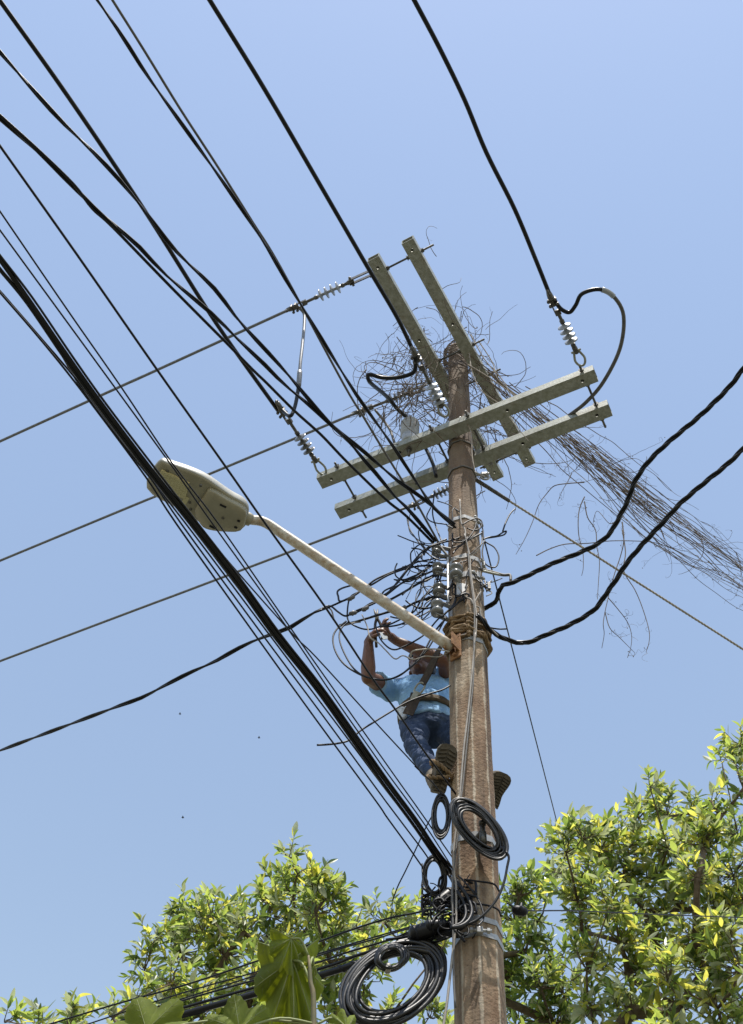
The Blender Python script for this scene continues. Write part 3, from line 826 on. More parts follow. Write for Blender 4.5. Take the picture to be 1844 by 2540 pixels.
# ------------------------------------------------------------------ wires and fittings on the pole
wires = [  # pixel path, (near, far) distance, radius, material, label
    ([c4(640, 250), c4(660, 340), c4(720, 430), c4(775, 500), c4(770, 540)], (4.25, 4.2), .005, 'thin_black', 'loose black wire hanging under the lowest crossarm left of the pole'),
    ([c4(820, 180), c4(790, 250), c4(835, 290), c4(945, 308)], (4.2, 4.1), .0045, 'thin_black', 'short kinked black wire beside the pole below the crossarms'),
    ([c4(850, 60), c4(835, 180), c4(840, 260), c4(880, 380), c4(920, 470)], (4.22, 4.08), .005, 'thin_black', 'black wire dropping from the lowest insulator to the spool insulators'),
    ([c4(870, 130), c4(960, 160), c4(1050, 220)], (4.15, 3.98), .004, 'thin_black', 'thin wire from the lowest insulator arching onto the pole'),
    ([c4(940, 420), c4(830, 470), c4(720, 570), c4(650, 620), c4(560, 655), c4(420, 715), c4(340, 770), c4(250, 840), c4(140, 890), c4(120, 850), c4(115, 815), c4(150, 790), c4(215, 770)], (4.08, 4.2), .0062, 'thin_black', 'black wire ending in a square hook left of the lamp arm'),
    ([c4(880, 560), c4(780, 580), c4(700, 600), c4(640, 660), c4(560, 760), c4(470, 810), c4(455, 845), c4(520, 800), c4(640, 650), c4(760, 510), c4(860, 460), c4(1000, 420), c4(1110, 380)], (4.08, 4.0), .0055, 'thin_black', 'long looped black wire between the spool insulators and the pole band'),
    ([c4(860, 620), c4(760, 620), c4(640, 640), c4(500, 690), c4(380, 760), c4(300, 800), c4(230, 850), c4(80, 920), c4(0, 950)], (4.08, 4.2), .0062, 'thin_black', 'black wire sagging from the middle spool insulator to the left splices'),
    ([c4(860, 680), c4(790, 720), c4(700, 770), c4(600, 830), c4(480, 890), c4(380, 900), c4(300, 950), c4(220, 990)], (4.1, 4.2), .0072, 'black', 'stout black wire with clamp behind the lamp arm'),
    ([c4(880, 640), c4(740, 700), c4(620, 740), c4(500, 830), c4(400, 900), c4(260, 960), c4(180, 1000), c4(120, 970), c4(60, 925), c4(0, 945)], (4.1, 4.2), .0062, 'thin_black', 'black wire curling into the end of the left twisted cable'),
    ([c4(860, 850), c4(790, 870), c4(700, 900), c4(620, 940), c4(500, 970), c4(400, 1000), c4(300, 1030), c4(230, 1050), c4(130, 1070)], (4.1, 4.22), .0072, 'black', 'stout black wire from the third spool insulator to the pliers'),
    ([c4(880, 700), c4(840, 800), c4(760, 860), c4(700, 960), c4(620, 1010), c4(520, 1060), c4(460, 1080)], (4.08, 4.18), .0055, 'thin_black', 'black wire running behind the lamp arm to the worker\'s hand'),
    ([c4(900, 690), c4(850, 850), c4(780, 940), c4(700, 1000), c4(600, 1060), c4(500, 1080), c4(440, 1075)], (4.06, 4.18), .0055, 'thin_black', 'lower black wire behind the lamp arm, nearest the worker\'s hand'),
    ([c4(270, 820), c4(210, 860), c4(190, 960), c4(200, 1040), c4(280, 1090), c4(370, 1100), c4(480, 1060)], (4.18, 4.2), .005, 'thin_black', 'black wire looping under the splices left of the pliers'),
    ([c4(300, 990), c4(340, 1080), c4(360, 1160), c4(420, 1200), c4(480, 1260), c4(550, 1325), c4(610, 1300), c4(690, 1330), c4(780, 1305), c4(880, 1310), c4(960, 1270)], (4.16, 4.0), .0038, 'white_cable', 'thin pale wire drooping in front of the worker\'s arms'),
    ([c4(400, 1060), c4(420, 1130), c4(450, 1190), c4(520, 1250), c4(600, 1240), c4(760, 1150), c4(870, 1030), c4(920, 990)], (4.1, 4.02), .0048, 'thin_black', 'black wire running from the hands up to the lowest spool insulator'),
    ([c4(180, 1040), c4(110, 1100), c4(80, 1170), c4(100, 1270), c4(170, 1370), c4(300, 1450), c4(420, 1480), c4(540, 1470), c4(640, 1410), c4(760, 1280), c4(850, 1120), c4(940, 1010)], (4.16, 4.02), .0052, 'thin_black', 'large outer loop of black wire in front of the worker\'s raised arm'),
    ([c4(200, 1040), c4(140, 1100), c4(130, 1180), c4(170, 1290), c4(240, 1400), c4(330, 1460), c4(450, 1485), c4(560, 1460), c4(680, 1380), c4(790, 1260), c4(880, 1110), c4(930, 1020)], (4.15, 4.01), .0048, 'thin_black', 'large inner loop of black wire in front of the worker\'s raised arm'),
    ([c4(670, 1310), c4(680, 1270), c4(740, 1255), c4(860, 1250), c4(960, 1270)], (4.08, 3.98), .004, 'rope_pale', 'short pale wire hooked above the worker\'s head'),
    ([c4(30, 925), c4(70, 960), c4(90, 1030), c4(130, 1075), c4(250, 1050), c4(290, 1045)], (4.2, 4.2), .005, 'white_cable', 'pale wire end at the tip of the left twisted cable'),
    ([c4(1040, 120), c4(1045, 200), c4(1050, 290), c4(1080, 350), c4(1085, 420), c4(1115, 540), c4(1120, 640), c4(1135, 760), c4(1150, 870), c4(1165, 1000), c4(1160, 1160), c5(1265, 300), c5(1240, 600), c5(1210, 900), c5(1175, 1200), c5(1150, 1500), c5(1130, 1700), c7(770, 330), c7(755, 600), c7(722, 900), c7(722, 1150), c7(745, 1300), c7(745, 1700), c8(1180, 300), c8(1145, 600), c8(1122, 800), c8(1100, 940), c8(1090, 1010)], (3.97, 3.955), .0052, 'white_cable', 'weathered white cable hanging down the whole front of the pole'),
    ([c4(1075, 380), c4(1100, 480), c4(1110, 620), c4(1128, 780), c4(1150, 960), c5(1255, 340), c5(1250, 640), c5(1225, 900), c5(1195, 1200), c5(1165, 1500), c7(800, 330), c7(780, 600), c7(745, 900), c7(712, 1180), c7(700, 1500), c8(1158, 20), c8(1165, 300), c8(1168, 600), c8(1180, 820)], (3.965, 3.955), .0042, 'grey_sheath', 'thin grey wire beside the white cable on the pole front'),
    ([c4(1000, 560), c4(1070, 560), c4(1160, 520), c4(1205, 450), c4(1200, 380), c4(1150, 400), c4(1125, 425)], (3.97, 3.97), .0042, 'white_cable', 'pale wire curling round the pole above the insulator'),
    ([c4(1060, 310), c4(1110, 280), c4(1170, 262), c4(1208, 290), c4(1190, 340), c4(1140, 352), c4(1095, 335)], (3.96, 3.98), .0048, 'thin_black', 'black wire loop lying on the upper pole band'),
    ([c4(1190, 280), c4(1215, 350), c4(1225, 430), c4(1300, 480), c4(1335, 550), c4(1320, 620), c4(1280, 632), c4(1230, 600), c4(1210, 520), c4(1225, 430)], (4.05, 4.05), .0048, 'thin_black', 'black wire teardrop loop at the right side of the pole'),
    ([c4(1210, 425), c4(1260, 405), c4(1320, 395), c4(1370, 365), c4(1392, 360), c4(1375, 385), c4(1320, 400), c4(1240, 412), c4(1215, 420)], (4.06, 4.08), .0055, 'thin_black', 'twisted black wire end sticking out right of the pole'),
    ([c4(1365, 360), c4(1385, 300), c4(1420, 230), c4(1458, 190)], (4.08, 4.1), .0055, 'thin_black', 'straight wire end pointing up at the right of the pole'),
    ([c4(880, 455), c4(920, 510), c4(980, 570), c4(1060, 600), c4(1180, 640), c4(1300, 670), c4(1370, 690), c4(1420, 690), c4(1425, 735)], (4.06, 4.0), .0085, 'grey_sheath', 'grey strand crossing the pole to the hook on its right'),
    ([c4(950, 800), c4(1000, 760), c4(1010, 860), c4(990, 920), c4(930, 980), c4(900, 1010)], (3.97, 4.0), .007, 'black', 'black cable bent over the pole edge by the lowest spool insulator'),
    ([c4(1010, 860), c4(1080, 830), c4(1110, 850), c4(1040, 890), c4(960, 960)], (3.95, 3.98), .006, 'thin_black', 'black wire tail lying on the pole above the rope'),
    ([c4(1220, 740), c4(1280, 745), c4(1360, 715)], (4.0, 4.05), .0035, 'thin_black', 'thin stiff wire between the pole and the right hook'),
    ([c4(1240, 850), c4(1280, 830), c4(1275, 815), c4(1240, 800)], (4.0, 4.0), .0035, 'white_cable', 'tiny white wire curl at the right pole edge'),
    ([c4(1030, 780), c4(1080, 850), c4(1130, 880), c4(1140, 910), c4(1190, 830), c4(1200, 820)], (3.96, 3.97), .0048, 'white_cable', 'white wire knotted on the pole below the insulator'),
    ([c4(1120, 870), c4(1150, 920), c4(1190, 940), c4(1200, 1000), c4(1240, 1060), c4(1290, 1110), c4(1330, 1150)], (3.96, 4.0), .0052, 'white_cable', 'white wire tail joining the lower braided cable'),
    ([c5(22, 1166), c5(100, 1162), c5(200, 1150), c5(280, 1125), c5(360, 1055), c5(470, 985), c5(600, 905), c5(740, 825), c5(900, 765), c5(1000, 735), c5(1070, 698)], (3.9, 4.0), .0052, 'thin_black', 'free black wire end poking out left across the worker\'s waist'),
    ([c7(490, 530), c7(420, 660), c7(300, 920), c7(200, 1130), c7(120, 1290), c7(60, 1450)], (4.12, 4.4), .0032, 'thin_black', 'thin wire sloping down left from the slender coil'),
    ([c7(1285, 925), c7(1312, 985), c7(1295, 1080), c7(1260, 1250), c7(1190, 1420), c7(1080, 1560), c7(960, 1660), c7(850, 1710)], (3.9, 3.93), .006, 'black', 'black cable drooping from the large coil back to the pole'),
    ([c7(830, 1220), c7(980, 1240), c7(1150, 1270), c7(1210, 1350)], (3.96, 3.96), .0045, 'thin_black', 'black wire strapped across the pole below the large coil'),
    ([c7(900, 1480), c7(1060, 1495), c7(1190, 1540), c7(1230, 1620)], (3.96, 3.98), .0045, 'thin_black', 'lower black wire strapped across the pole above the bright bands'),
]
for pix, (ya, yb), r, mk, lab in wires:
    n = len(pix)
    pts = [P(p, ya + (yb - ya) * i / (n - 1)) for i, p in enumerate(pix)]
    cable('loose_wire', pts, r, M[mk], lab, cat='wire', group='loose wires on and around the pole', n=6, k=5)

# splice connectors on those wires
for i, (a, e, lab) in enumerate((((190, 880), (245, 850), 'grey splice connector on the hooked wire'), ((765, 735), (815, 710), 'grey clamp behind the upper part of the lamp arm'), ((780, 880), (825, 860), 'dark clamp beside the third spool insulator'), ((600, 640), (660, 630), 'grey splice on the wires beside the second spool insulator'), ((600, 945), (640, 932), 'small clamp just under the lamp arm'), ((200, 985), (262, 972), 'dark splice left of the pliers'), ((300, 960), (350, 930), 'pale splice beside the pliers'))):
    A_, B__ = P(c4(*a), 4.13), P(c4(*e), 4.12)
    t = thing('splice_connector', A_, lab, 'connector', 'splice connectors')
    MB().tube([A_, A_.lerp(B__, .15), A_.lerp(B__, .85), B__], [.006, .0125, .0125, .006], 8).build('body', M['grey_sheath'], t)
    ax = (B__ - A_).normalized(); c = A_.lerp(B__, .5)
    MB().tube([c - Z * .02, c + Z * .02], .006, 6).build('bolt', M['dark_steel'], t)

# spool insulators on their clevises
def spool(pt, r, h, lab, away):
    t = thing('spool_insulator', pt, lab, 'insulator', 'spool insulators on the pole')
    prof = [(0, r * .72), (h * .06, r * .95), (h * .22, r), (h * .30, r * .88), (h * .40, r * .62), (h * .50, r * .56), (h * .60, r * .62), (h * .70, r * .88), (h * .78, r), (h * .94, r * .95), (h, r * .72)]
    MB().lathe(pt, Z, prof, 20).build('spool', M['porcelain'], t)
    mb = MB()
    mb.tube([pt - Z * .025, pt + Z * (h + .025)], .008, 8)
    for zz in (-.012, h + .012):
        mb.box(pt + Z * zz + away * .04, away * .055, away.cross(Z) * .014, Z * .003)
    mb.box(pt + Z * h / 2 + away * .093, away * .004, away.cross(Z) * .016, Z * (h / 2 + .015))
    mb.build('clevis', M['steel_bright'], t)
for (cx, cy), Y_, r, h, lab in (((862, 528), 4.06, .031, .065, 'topmost spool insulator at the left pole edge'),
                                ((872, 668), 4.06, .034, .068, 'second spool insulator from the top at the left pole edge'),
                                ((880, 830), 4.04, .037, .070, 'third spool insulator from the top, above the free-hanging one'),
                                ((868, 985), 4.02, .038, .105, 'lowest, ribbed grey spool insulator beside the rope wrap')):
    p_ = P(c4(cx, cy), Y_)
    aw = (Vector((PX, PY, p_.z)) - p_).normalized()
    spool(p_, r, h, lab, aw)
p_ = P(c4(1012, 700), 3.93)
spool(p_, .040, .095, 'spool insulator on the front of the pole below the middle band', (Vector((PX, PY, p_.z)) - p_).normalized())
mb = MB(); p_ = P(c4(1050, 800), 3.965); mb.box(p_, (.028, .004, 0), (0, .004, 0), (0, 0, .06), bev=.002)
mb.build('strap_plate', M['steel_bright'], pole)
# conduit strip up the left edge of the pole that carries the spool rack
mb = MB(); a_ = P(c4(950, 560), 4.0); e_ = P(c4(950, 900), 4.0)
mb.box((a_ + e_) / 2, (.005, 0, 0), (0, .006, 0), Z * ((a_ - e_).length / 2)); mb.build('rack_bar', M['steel_bright'], pole)
# hook right of the pole
mb = MB(); mb.tube(spline([P(c4(1215, 660), 4.02), P(c4(1300, 680), 4.02), P(c4(1370, 692), 4.02), P(c4(1418, 690), 4.02)], 4), .008, 8)
mb.build('hook_bolt', M['steel'], pole)
mb = MB(); c = P(c4(1235, 775), 4.0)
for i in range(8):
    a = random.uniform(0, 6.28); mb.tube([c + Vector((random.uniform(-.03, .03), random.uniform(-.02, .02), random.uniform(-.05, .05))), c + Vector((random.uniform(-.03, .05), random.uniform(-.02, .02), random.uniform(-.06, .06)))], .004, 5)
mb.box(c + Vector((.02, 0, 0)), (.008, 0, 0), (0, .012, 0), (0, 0, .03)); mb.build('tie_wire', M['dark_steel'], pole)
# bracket with pin on the band behind the large coil
c = P(c7(1030, 690), 3.93)
mb = MB(); mb.tube([c - Z * .07, c + Z * .03], .012, 10); mb.tube([c + Z * .03, c + Z * .045], .017, 10); mb.tube([c + Z * .0, Vector((PX - .02, PY - .07, c.z))], .010, 8)
mb.lathe(c - Z * .075, Z, [(0, .017), (.06, .017)], 10)
mb.build('pin_bracket', M['dark_steel'], pole)

# snarl of thin offcuts round the spool insulators
rnd = random.Random(77); mb = MB()
for k in range(58):
    left = rnd.random() < .72
    x0, y0 = (rnd.gauss(860, 55), rnd.uniform(430, 1000)) if left else (rnd.gauss(1110, 80), rnd.uniform(230, 930))
    Y_ = rnd.uniform(4.02, 4.12) if left else 3.968
    a = rnd.choice((2.7, 3.4, 2.2, 1.4)) + rnd.uniform(-.5, .5); cur = rnd.uniform(-.35, .35); x, y = x0, y0; pts = []
    for i in range(rnd.randint(5, 10)):
        pts.append(P(c4(x, y), Y_ + rnd.uniform(-.008, .008)))
        st = rnd.uniform(25, 60); x += math.cos(a) * st; y += math.sin(a) * st; a += cur + rnd.uniform(-.25, .25)
        if not left: x = min(max(x, 985), 1195)
    mb.tube(spline(pts, 4), rnd.choice((.0022, .003, .004, .0048)), 5)
mb.build('wire_tangle', M['thin_black'], None, 'snarl of thin dark wire offcuts round the spool insulators', 'wires', None, 'stuff')

# rope wound round the pole under the white wires
rp = thing('rope_wrap', (PX, PY, zpole(1560)), 'tan manila rope wound several turns round the pole above the lamp clamp', 'rope')
zb = zpole(1592)
for k in range(6):
    z0 = zb + .030 + k * .033
    mb = MB(); pts = []
    base_ = ring(z0, .013 + .008 * (k % 2))
    for i, v in enumerate(base_):
        a = i / len(base_) * 2 * math.pi
        pts.append(v + Z * (.020 * math.sin(a * 1 + k * 1.7) + .012 * math.sin(a * 2 + k * 2.3)))
    sp = spline(pts, 5, True); T_, N_ = frames(sp, True)
    for s in range(2):
        mb.tube([sp[i] + (N_[i] * math.cos(i * .62 + s * 3.14) + T_[i].cross(N_[i]) * math.sin(i * .62 + s * 3.14)) * .0065 for i in range(len(sp))], .0085, 6, closed=True)
    mb.build('turn', M['rope'], rp)
# ------------------------------------------------------------------ street lamp
root = P(c4(985, 1240), 3.985)
bend = P(c6(690, 425), 3.80)
tip = Q(c6(572, 388), 7.16)
lamp = thing('street_lamp', root, 'beige street lamp head on a chipped white pipe arm', 'street lamp')
armp = spline([root, root.lerp(bend, .35), root.lerp(bend, .7), root.lerp(bend, .93), bend.lerp(tip, .35) + Z * .02, tip, tip + (tip - bend).normalized() * .06], 6)
na = len(armp)
MB().tube(armp, [.032 - .003 * i / na for i in range(na)], 14).build('arm', M['lamp_arm'], lamp)
mb = MB()
ax = (bend - root).normalized()
pc = Vector((PX, PY, root.z))
dr = (Vector((root.x, root.y, 0)) - Vector((PX, PY, 0))).normalized(); tg = Vector((-dr.y, dr.x, 0))
pl = pc + dr * (prad(root.z) + .008)
mb.box(pl + Z * .03, dr * .006, tg * .036, Z * .095, bev=.003)
for s in (-1, 1):
    mb.box(pl + dr * .035 + tg * .026 * s + Z * .03, dr * .035, tg * .004, Z * .05)
for zz in (-.045, .105):
    mb.tube([pl + Z * zz, pl + Z * zz + dr * .022], .011, 6, smooth=False)
mb.build('mounting_plate', M['rusty'], lamp)
mb = MB(); zz = zpole(1583)
mb.loft([ring(zz - .026, -.001), ring(zz - .026, .006), ring(zz + .026, .006), ring(zz + .026, -.001)], caps=False, smooth=False)
mb.build('pole_clamp', M['steel_bright'], lamp)
# head: plan outline taken at the height of its underside
zh = 7.13
out_px = [(565, 380), (560, 318), (470, 262), (330, 168), (170, 108), (105, 100), (48, 232), (200, 330), (300, 392), (360, 428), (450, 440), (540, 438)]
pl_ = [Q(c6(*p), zh) for p in out_px]
ctr = sum(pl_, Vector()) / len(pl_)
ol = [Vector((p.x, p.y, zh)) for p in spline(pl_, 4, True)]
hd = (Q(c6(75, 165), zh) - tip); hd.z = 0; hd.normalize(); hs = Vector((-hd.y, hd.x, 0))
def shrink(f, z, pts=ol, c=None):
    c = c or ctr
    return [Vector((c.x + (p.x - c.x) * f, c.y + (p.y - c.y) * f, z)) for p in pts]
def crown_z(p, base, h):
    t = (p - tip).dot(hd) / .62
    return base + h * (0.65 + .35 * math.cos((t - .35) * 2.4))
rings_ = [shrink(.985, zh + .004), shrink(1.0, zh + .012), shrink(1.0, zh + .028), shrink(.985, zh + .045), shrink(.93, zh + .070), shrink(.80, zh + .092), shrink(.55, zh + .106), shrink(.2, zh + .112)]
MB().loft(rings_).build('cover', M['lamp_top'], lamp)
MB().loft([shrink(.97, zh + .010), shrink(.975, zh), shrink(.90, zh - .004), shrink(.5, zh - .006)]).build('underside', M['lamp_paint'], lamp)
# deeper driver compartment towards the arm
dc = [Q(c6(*p), zh) for p in ((562, 372), (556, 322), (470, 272), (380, 222), (350, 250), (300, 330), (330, 400), (372, 424), (450, 434), (536, 430))]
dl = [Vector((p.x, p.y, zh)) for p in spline(dc, 3, True)]; dcc = sum(dl, Vector()) / len(dl)
mb = MB(); mb.loft([shrink(1.0, zh - .002, dl, dcc), shrink(.985, zh - .030, dl, dcc), shrink(.95, zh - .042, dl, dcc), shrink(.6, zh - .046, dl, dcc)])
mb.build('driver_box', M['lamp_paint'], lamp)
# glass over the LED board, outer end
gq = [Q(c6(*p), zh) for p in ((128, 128), (272, 196), (250, 282), (92, 204))]
gc = sum(gq, Vector()) / 4
M['lens'] = mat('yellowed_lens', (.60, .55, .32), .25, 0, (.52, .47, .26), 30, .15, 120)
mb = MB()
gl = [Vector((p.x, p.y, 0)) for p in spline(gq, 1, True)]
V = [Vector((p.x, p.y, zh - .005)) for p in gq] + [Vector((gc.x + (p.x - gc.x) * .96, gc.y + (p.y - gc.y) * .96, zh - .016)) for p in gq]
mb.add(V, [(0, 1, 5, 4), (1, 2, 6, 5), (2, 3, 7, 6), (3, 0, 4, 7), (7, 6, 5, 4)], 0, False)
lens = mb.build('lens', M['lens'], lamp)
mb = MB(); na_, nb_ = 9, 7
for i in range(na_):
    for j in range(nb_):
        u, v = (i + .5) / na_, (j + .5) / nb_
        a = gq[0].lerp(gq[1], u).lerp(gq[3].lerp(gq[2], u), v)
        a = gc + (a - gc) * .9
        mb.lathe(Vector((a.x, a.y, zh - .0155)), (0, 0, -1), [(0, .0085), (.002, .007), (.003, .003)], 8)
mb.build('led_lens', M['lens'], lens)
for p in ((325, 215), (275, 335), (440, 380), (155, 142), (270, 300)):
    c = Q(c6(*p), zh - (.046 if p[0] > 300 else .006))
    MB().tube([c + Z * .004, c - Z * .004], .009, 8).build('screw', M['dark_steel'], lamp)
for p, w_ in (((440, 318), .02), ((520, 395), .009), ((505, 428), .009), ((385, 426), .018)):
    c = Q(c6(*p), zh - .045)
    MB().box(c, hd * w_, hs * .006, Z * .006, bev=.002).build('latch', M['thin_black'], lamp)
c = Q(c6(248, 290), zh - .008); MB().box(c, hd * .014, hs * .026, Z * .002).build('label_plate', M['lens'], lamp)
c0 = tip + hd * .0
MB().lathe(tip - hd * .015, hd, [(0, .036), (.02, .04), (.05, .04), (.06, .034)], 14).build('pipe_collar', M['lamp_paint'], lamp)
for s in (-1, 1):
    c = tip + hd * .03 + hs * .025 * s - Z * .038
    MB().tube([c, c - Z * .02], .006, 6).build('screw', M['dark_steel'], lamp)

# ------------------------------------------------------------------ coils of spare cable
def coil(cpx, ax1, ax2, conv, Y_, turns, r, thick, label, tilt=0.0, seed=1, ties=(), loose=.04):
    """ax1, ax2: half axes of the coil in that view; the coil hangs in an upright plane at distance Y_"""
    rnd = random.Random(seed)
    c = P(conv(*cpx), Y_)
    t = thing('cable_coil', c, label, 'cable coil', 'coils of spare cable')
    for k in range(turns):
        f = 1 - thick * rnd.random()
        off = Vector((rnd.uniform(-.5, .5) * .09, rnd.uniform(-.5, .5) * .09, 0))
        yo = rnd.uniform(-.022, .022)
        pts = []
        ph = rnd.uniform(0, 6.28)
        for i in range(30):
            a = 2 * math.pi * i / 30
            ff = f * (1 + .02 * math.sin(3 * a + ph) + loose * math.sin(2 * a + ph * 2))
            x = cpx[0] + ax1[0] * math.cos(a) * ff + ax2[0] * math.sin(a) * ff + off.x * abs(ax1[0] + ax2[0])
            y = cpx[1] + ax1[1] * math.cos(a) * ff + ax2[1] * math.sin(a) * ff + off.y * abs(ax1[1] + ax2[1])
            pts.append(P(conv(x, y), Y_ + yo + tilt * math.cos(a) + .008 * math.sin(2 * a + ph)))
        MB().tube(spline(pts, 2, True), r, 6, closed=True).build('turn', M['black_gloss'], t)
    for (a, mk) in ties:
        f = 1 - thick / 2
        p_ = P(conv(cpx[0] + ax1[0] * math.cos(a) * f + ax2[0] * math.sin(a) * f, cpx[1] + ax1[1] * math.cos(a) * f + ax2[1] * math.sin(a) * f), Y_ + tilt * math.cos(a))
        q_ = P(conv(cpx[0] + ax1[0] * math.cos(a + .1) * f + ax2[0] * math.sin(a + .1) * f, cpx[1] + ax1[1] * math.cos(a + .1) * f + ax2[1] * math.sin(a + .1) * f), Y_ + tilt * math.cos(a + .1))
        mb = MB(); d_ = (q_ - p_).normalized()
        mb.lathe(p_ - d_ * .01, d_, [(0, .018), (.004, .021), (.016, .021), (.02, .018)], 10)
        mb.build('tape', M[mk], t)
    return t
coil((990, 672), (285, 300), (115, -130), c7, 3.90, 34, .0052, .36, 'large black cable coil hanging on the front of the pole', .03, 3, ((.1, 'black'), (3.2, 'thin_black')))
coil((585, 540), (0, 240), (100, 0), c7, 4.10, 18, .0052, .36, 'slender black cable coil hanging below the worker\'s foot', .01, 5, ((3.0, 'thin_black'),))
coil((512, 1185), (12, 225), (122, 0), c7, 4.08, 15, .0046, .30, 'loose untidy wire coil under the heavy bundle left of the pole', .02, 8, (), .05)
coil((765, 655), (285, -235), (190, 165), c8, 4.02, 22, .0086, .32, 'biggest thick cable coil low on the left of the pole', .03, 12, ((-.35, 'thin_black'),))
coil((742, 478), (112, -20), (10, 88), c8, 3.97, 12, .0062, .32, 'small tight coil on top of the biggest coil', .01, 17, ((1.9, 'rope_pale'),))
# tangle of odd wires at the pole where the cables meet
rnd = random.Random(5)
mb = MB()
for k in range(80):
    x0, y0 = rnd.uniform(420, 900), rnd.uniform(1330, 1720)
    pts = []
    x, y = x0, y0; a = rnd.uniform(0, 6.28); cur = rnd.uniform(-.9, .9); Y_ = 3.98 + rnd.uniform(-.03, .08) + max(0, (700 - x0)) * .0003
    for i in range(rnd.randint(5, 9)):
        pts.append(P(c7(x, y), Y_ + rnd.uniform(-.006, .006)))
        st = rnd.uniform(35, 75); x += math.cos(a) * st; y += math.sin(a) * st * .8; a += cur + rnd.uniform(-.3, .3)
        x = min(max(x, 380), 960)
    mb.tube(spline(pts, 4), rnd.choice((.0025, .0035, .005, .006)), 5)
for k in range(26):                               # strands fanning into the lower left bundle
    y0 = rnd.uniform(215, 320)
    pts = [P(c8(1175 + rnd.uniform(-20, 30), y0 + rnd.uniform(-20, 40)), 3.985), P(c8(1080, y0 + 30 + rnd.uniform(-25, 25)), 4.02), P(c8(980, y0 + 60 + rnd.uniform(-25, 20)), 4.06), P(c8(860, y0 + 95 + rnd.uniform(-20, 25)), 4.1), P(c8(rnd.uniform(700, 800), y0 + 140 + rnd.uniform(-15, 20)), 4.14)]
    mb.tube(spline(pts, 4), rnd.choice((.003, .004, .006)), 5)
mb.build('wire_tangle', M['thin_black'], None, 'messy tangle of black wires where the cables meet low on the pole', 'wires', None, 'stuff')
def closure(px_, Y_, axx, L_, r, lab):
    c = P(px_, Y_); ax = Vector(axx).normalized()
    t = thing('splice_closure', c, lab, 'splice closure', 'splice closures')
    MB().lathe(c - ax * L_ / 2, ax, [(0, r * .4), (L_ * .08, r * .9), (L_ * .2, r), (L_ * .8, r), (L_ * .92, r * .9), (L_, r * .4)], 12).build('shell', M['black'], t)
    for s in (-.3, .3):
        MB().lathe(c + ax * (L_ * s - .006), ax, [(0, r * 1.08), (.012, r * 1.08)], 12).build('strap', M['thin_black'], t)
closure(c7(620, 1430), 4.05, (.5, .1, .6), .13, .03, 'black splice closure under the loose untidy coil')
closure(c8(960, 300), 4.02, (.8, -.1, .3), .12, .032, 'black splice closure above the biggest coil beside the pole')
closure(c8(1050, 262), 4.0, (.9, 0, .2), .10, .024, 'narrow black splice closure nearest the pole')

# ------------------------------------------------------------------ dry vines over the pole top and along the old span to the right
rnd = random.Random(21)
mb = MB()
def vine(pts, r, n=4):
    mb.tube(pts, [r * (1 - .6 * i / len(pts)) for i in range(len(pts))], n, caps=False)
def wander(p, d, step, n, curl, drop=0.0):
    pts = [p.copy()]; d = d.normalized(); ax = Vector((rnd.gauss(0, 1), rnd.gauss(0, 1), rnd.gauss(0, 1))).normalized()
    for i in range(n):
        q = Matrix.Rotation(curl * rnd.uniform(.4, 1.4), 3, ax); d = (q @ d)
        d = (d + Vector((rnd.gauss(0, .12), rnd.gauss(0, .12), rnd.gauss(0, .12) - drop))).normalized()
        p = p + d * step; pts.append(p.copy())
    return pts
def tendril(p):
    d = Vector((rnd.gauss(0, 1), rnd.gauss(0, 1), rnd.gauss(0, .6) - .5))
    vine(wander(p, d, .012, rnd.randint(5, 12), rnd.uniform(.3, .9)), .0013, 3)
    if rnd.random() < .4:
        q = p + d.normalized() * .03
        mb.lathe(q, Z, [(0, .001), (.003, .004), (.007, .004), (.01, .001)], 5)
pt = Vector((PX, PY, 10.1))
for k in range(300):                              # bushy ball round the pole top, mostly on its left
    w = rnd.random()
    a = P((rnd.gauss(1045, 58), rnd.gauss(935, 78)), PY + rnd.uniform(-.22, .35)) if w < .62 else P((rnd.gauss(1175, 45), rnd.gauss(985, 95)), PY + rnd.uniform(-.1, .35))
    d = Vector((rnd.gauss(0, 1), rnd.gauss(0, 1), rnd.gauss(-.2, 1)))
    pts = wander(a, d, .035, rnd.randint(8, 20), rnd.uniform(.04, .22), .05)
    vine(pts, rnd.uniform(.0022, .0046))
    if rnd.random() < .6: tendril(rnd.choice(pts))
for k in range(16):                               # long arching stems
    a = P((rnd.uniform(1020, 1150), rnd.uniform(860, 1000)), PY + rnd.uniform(-.1, .3))
    pts = wander(a, Vector((-rnd.uniform(.3, 1), rnd.gauss(0, .4), rnd.uniform(.1, 1))), .05, rnd.randint(9, 15), rnd.uniform(.12, .25), .07)
    vine(pts, rnd.uniform(.003, .0045))
for k in range(34):                               # dense nest on the pole head and the upper right arm
    a = Vector((PX, PY, PTOP - .14 + rnd.uniform(-.16, .12))); th = rnd.uniform(0, 6.28)
    pts = [a + Vector((math.cos(th + i * .35), math.sin(th + i * .35), 0)) * (.095 + rnd.uniform(0, .03)) + Z * rnd.gauss(0, .018) for i in range(rnd.randint(6, 16))]
    vine(spline(pts, 2), rnd.uniform(.003, .006))
pale_mb = MB()
v0, v1 = P(c2(800, 960), PY - .02), P(r1(1647, 1262), 5.35)
vdir = (v1 - v0); vend = v0 + vdir * 1.5
def along(t, spread, low=0.0):
    c = v0.lerp(v1, t)
    dn = Vector((-.15, .25, -1)).normalized()
    return c + dn * (low * rnd.random() ** 1.5) + Vector((rnd.gauss(0, spread), rnd.gauss(0, spread), rnd.gauss(0, spread)))
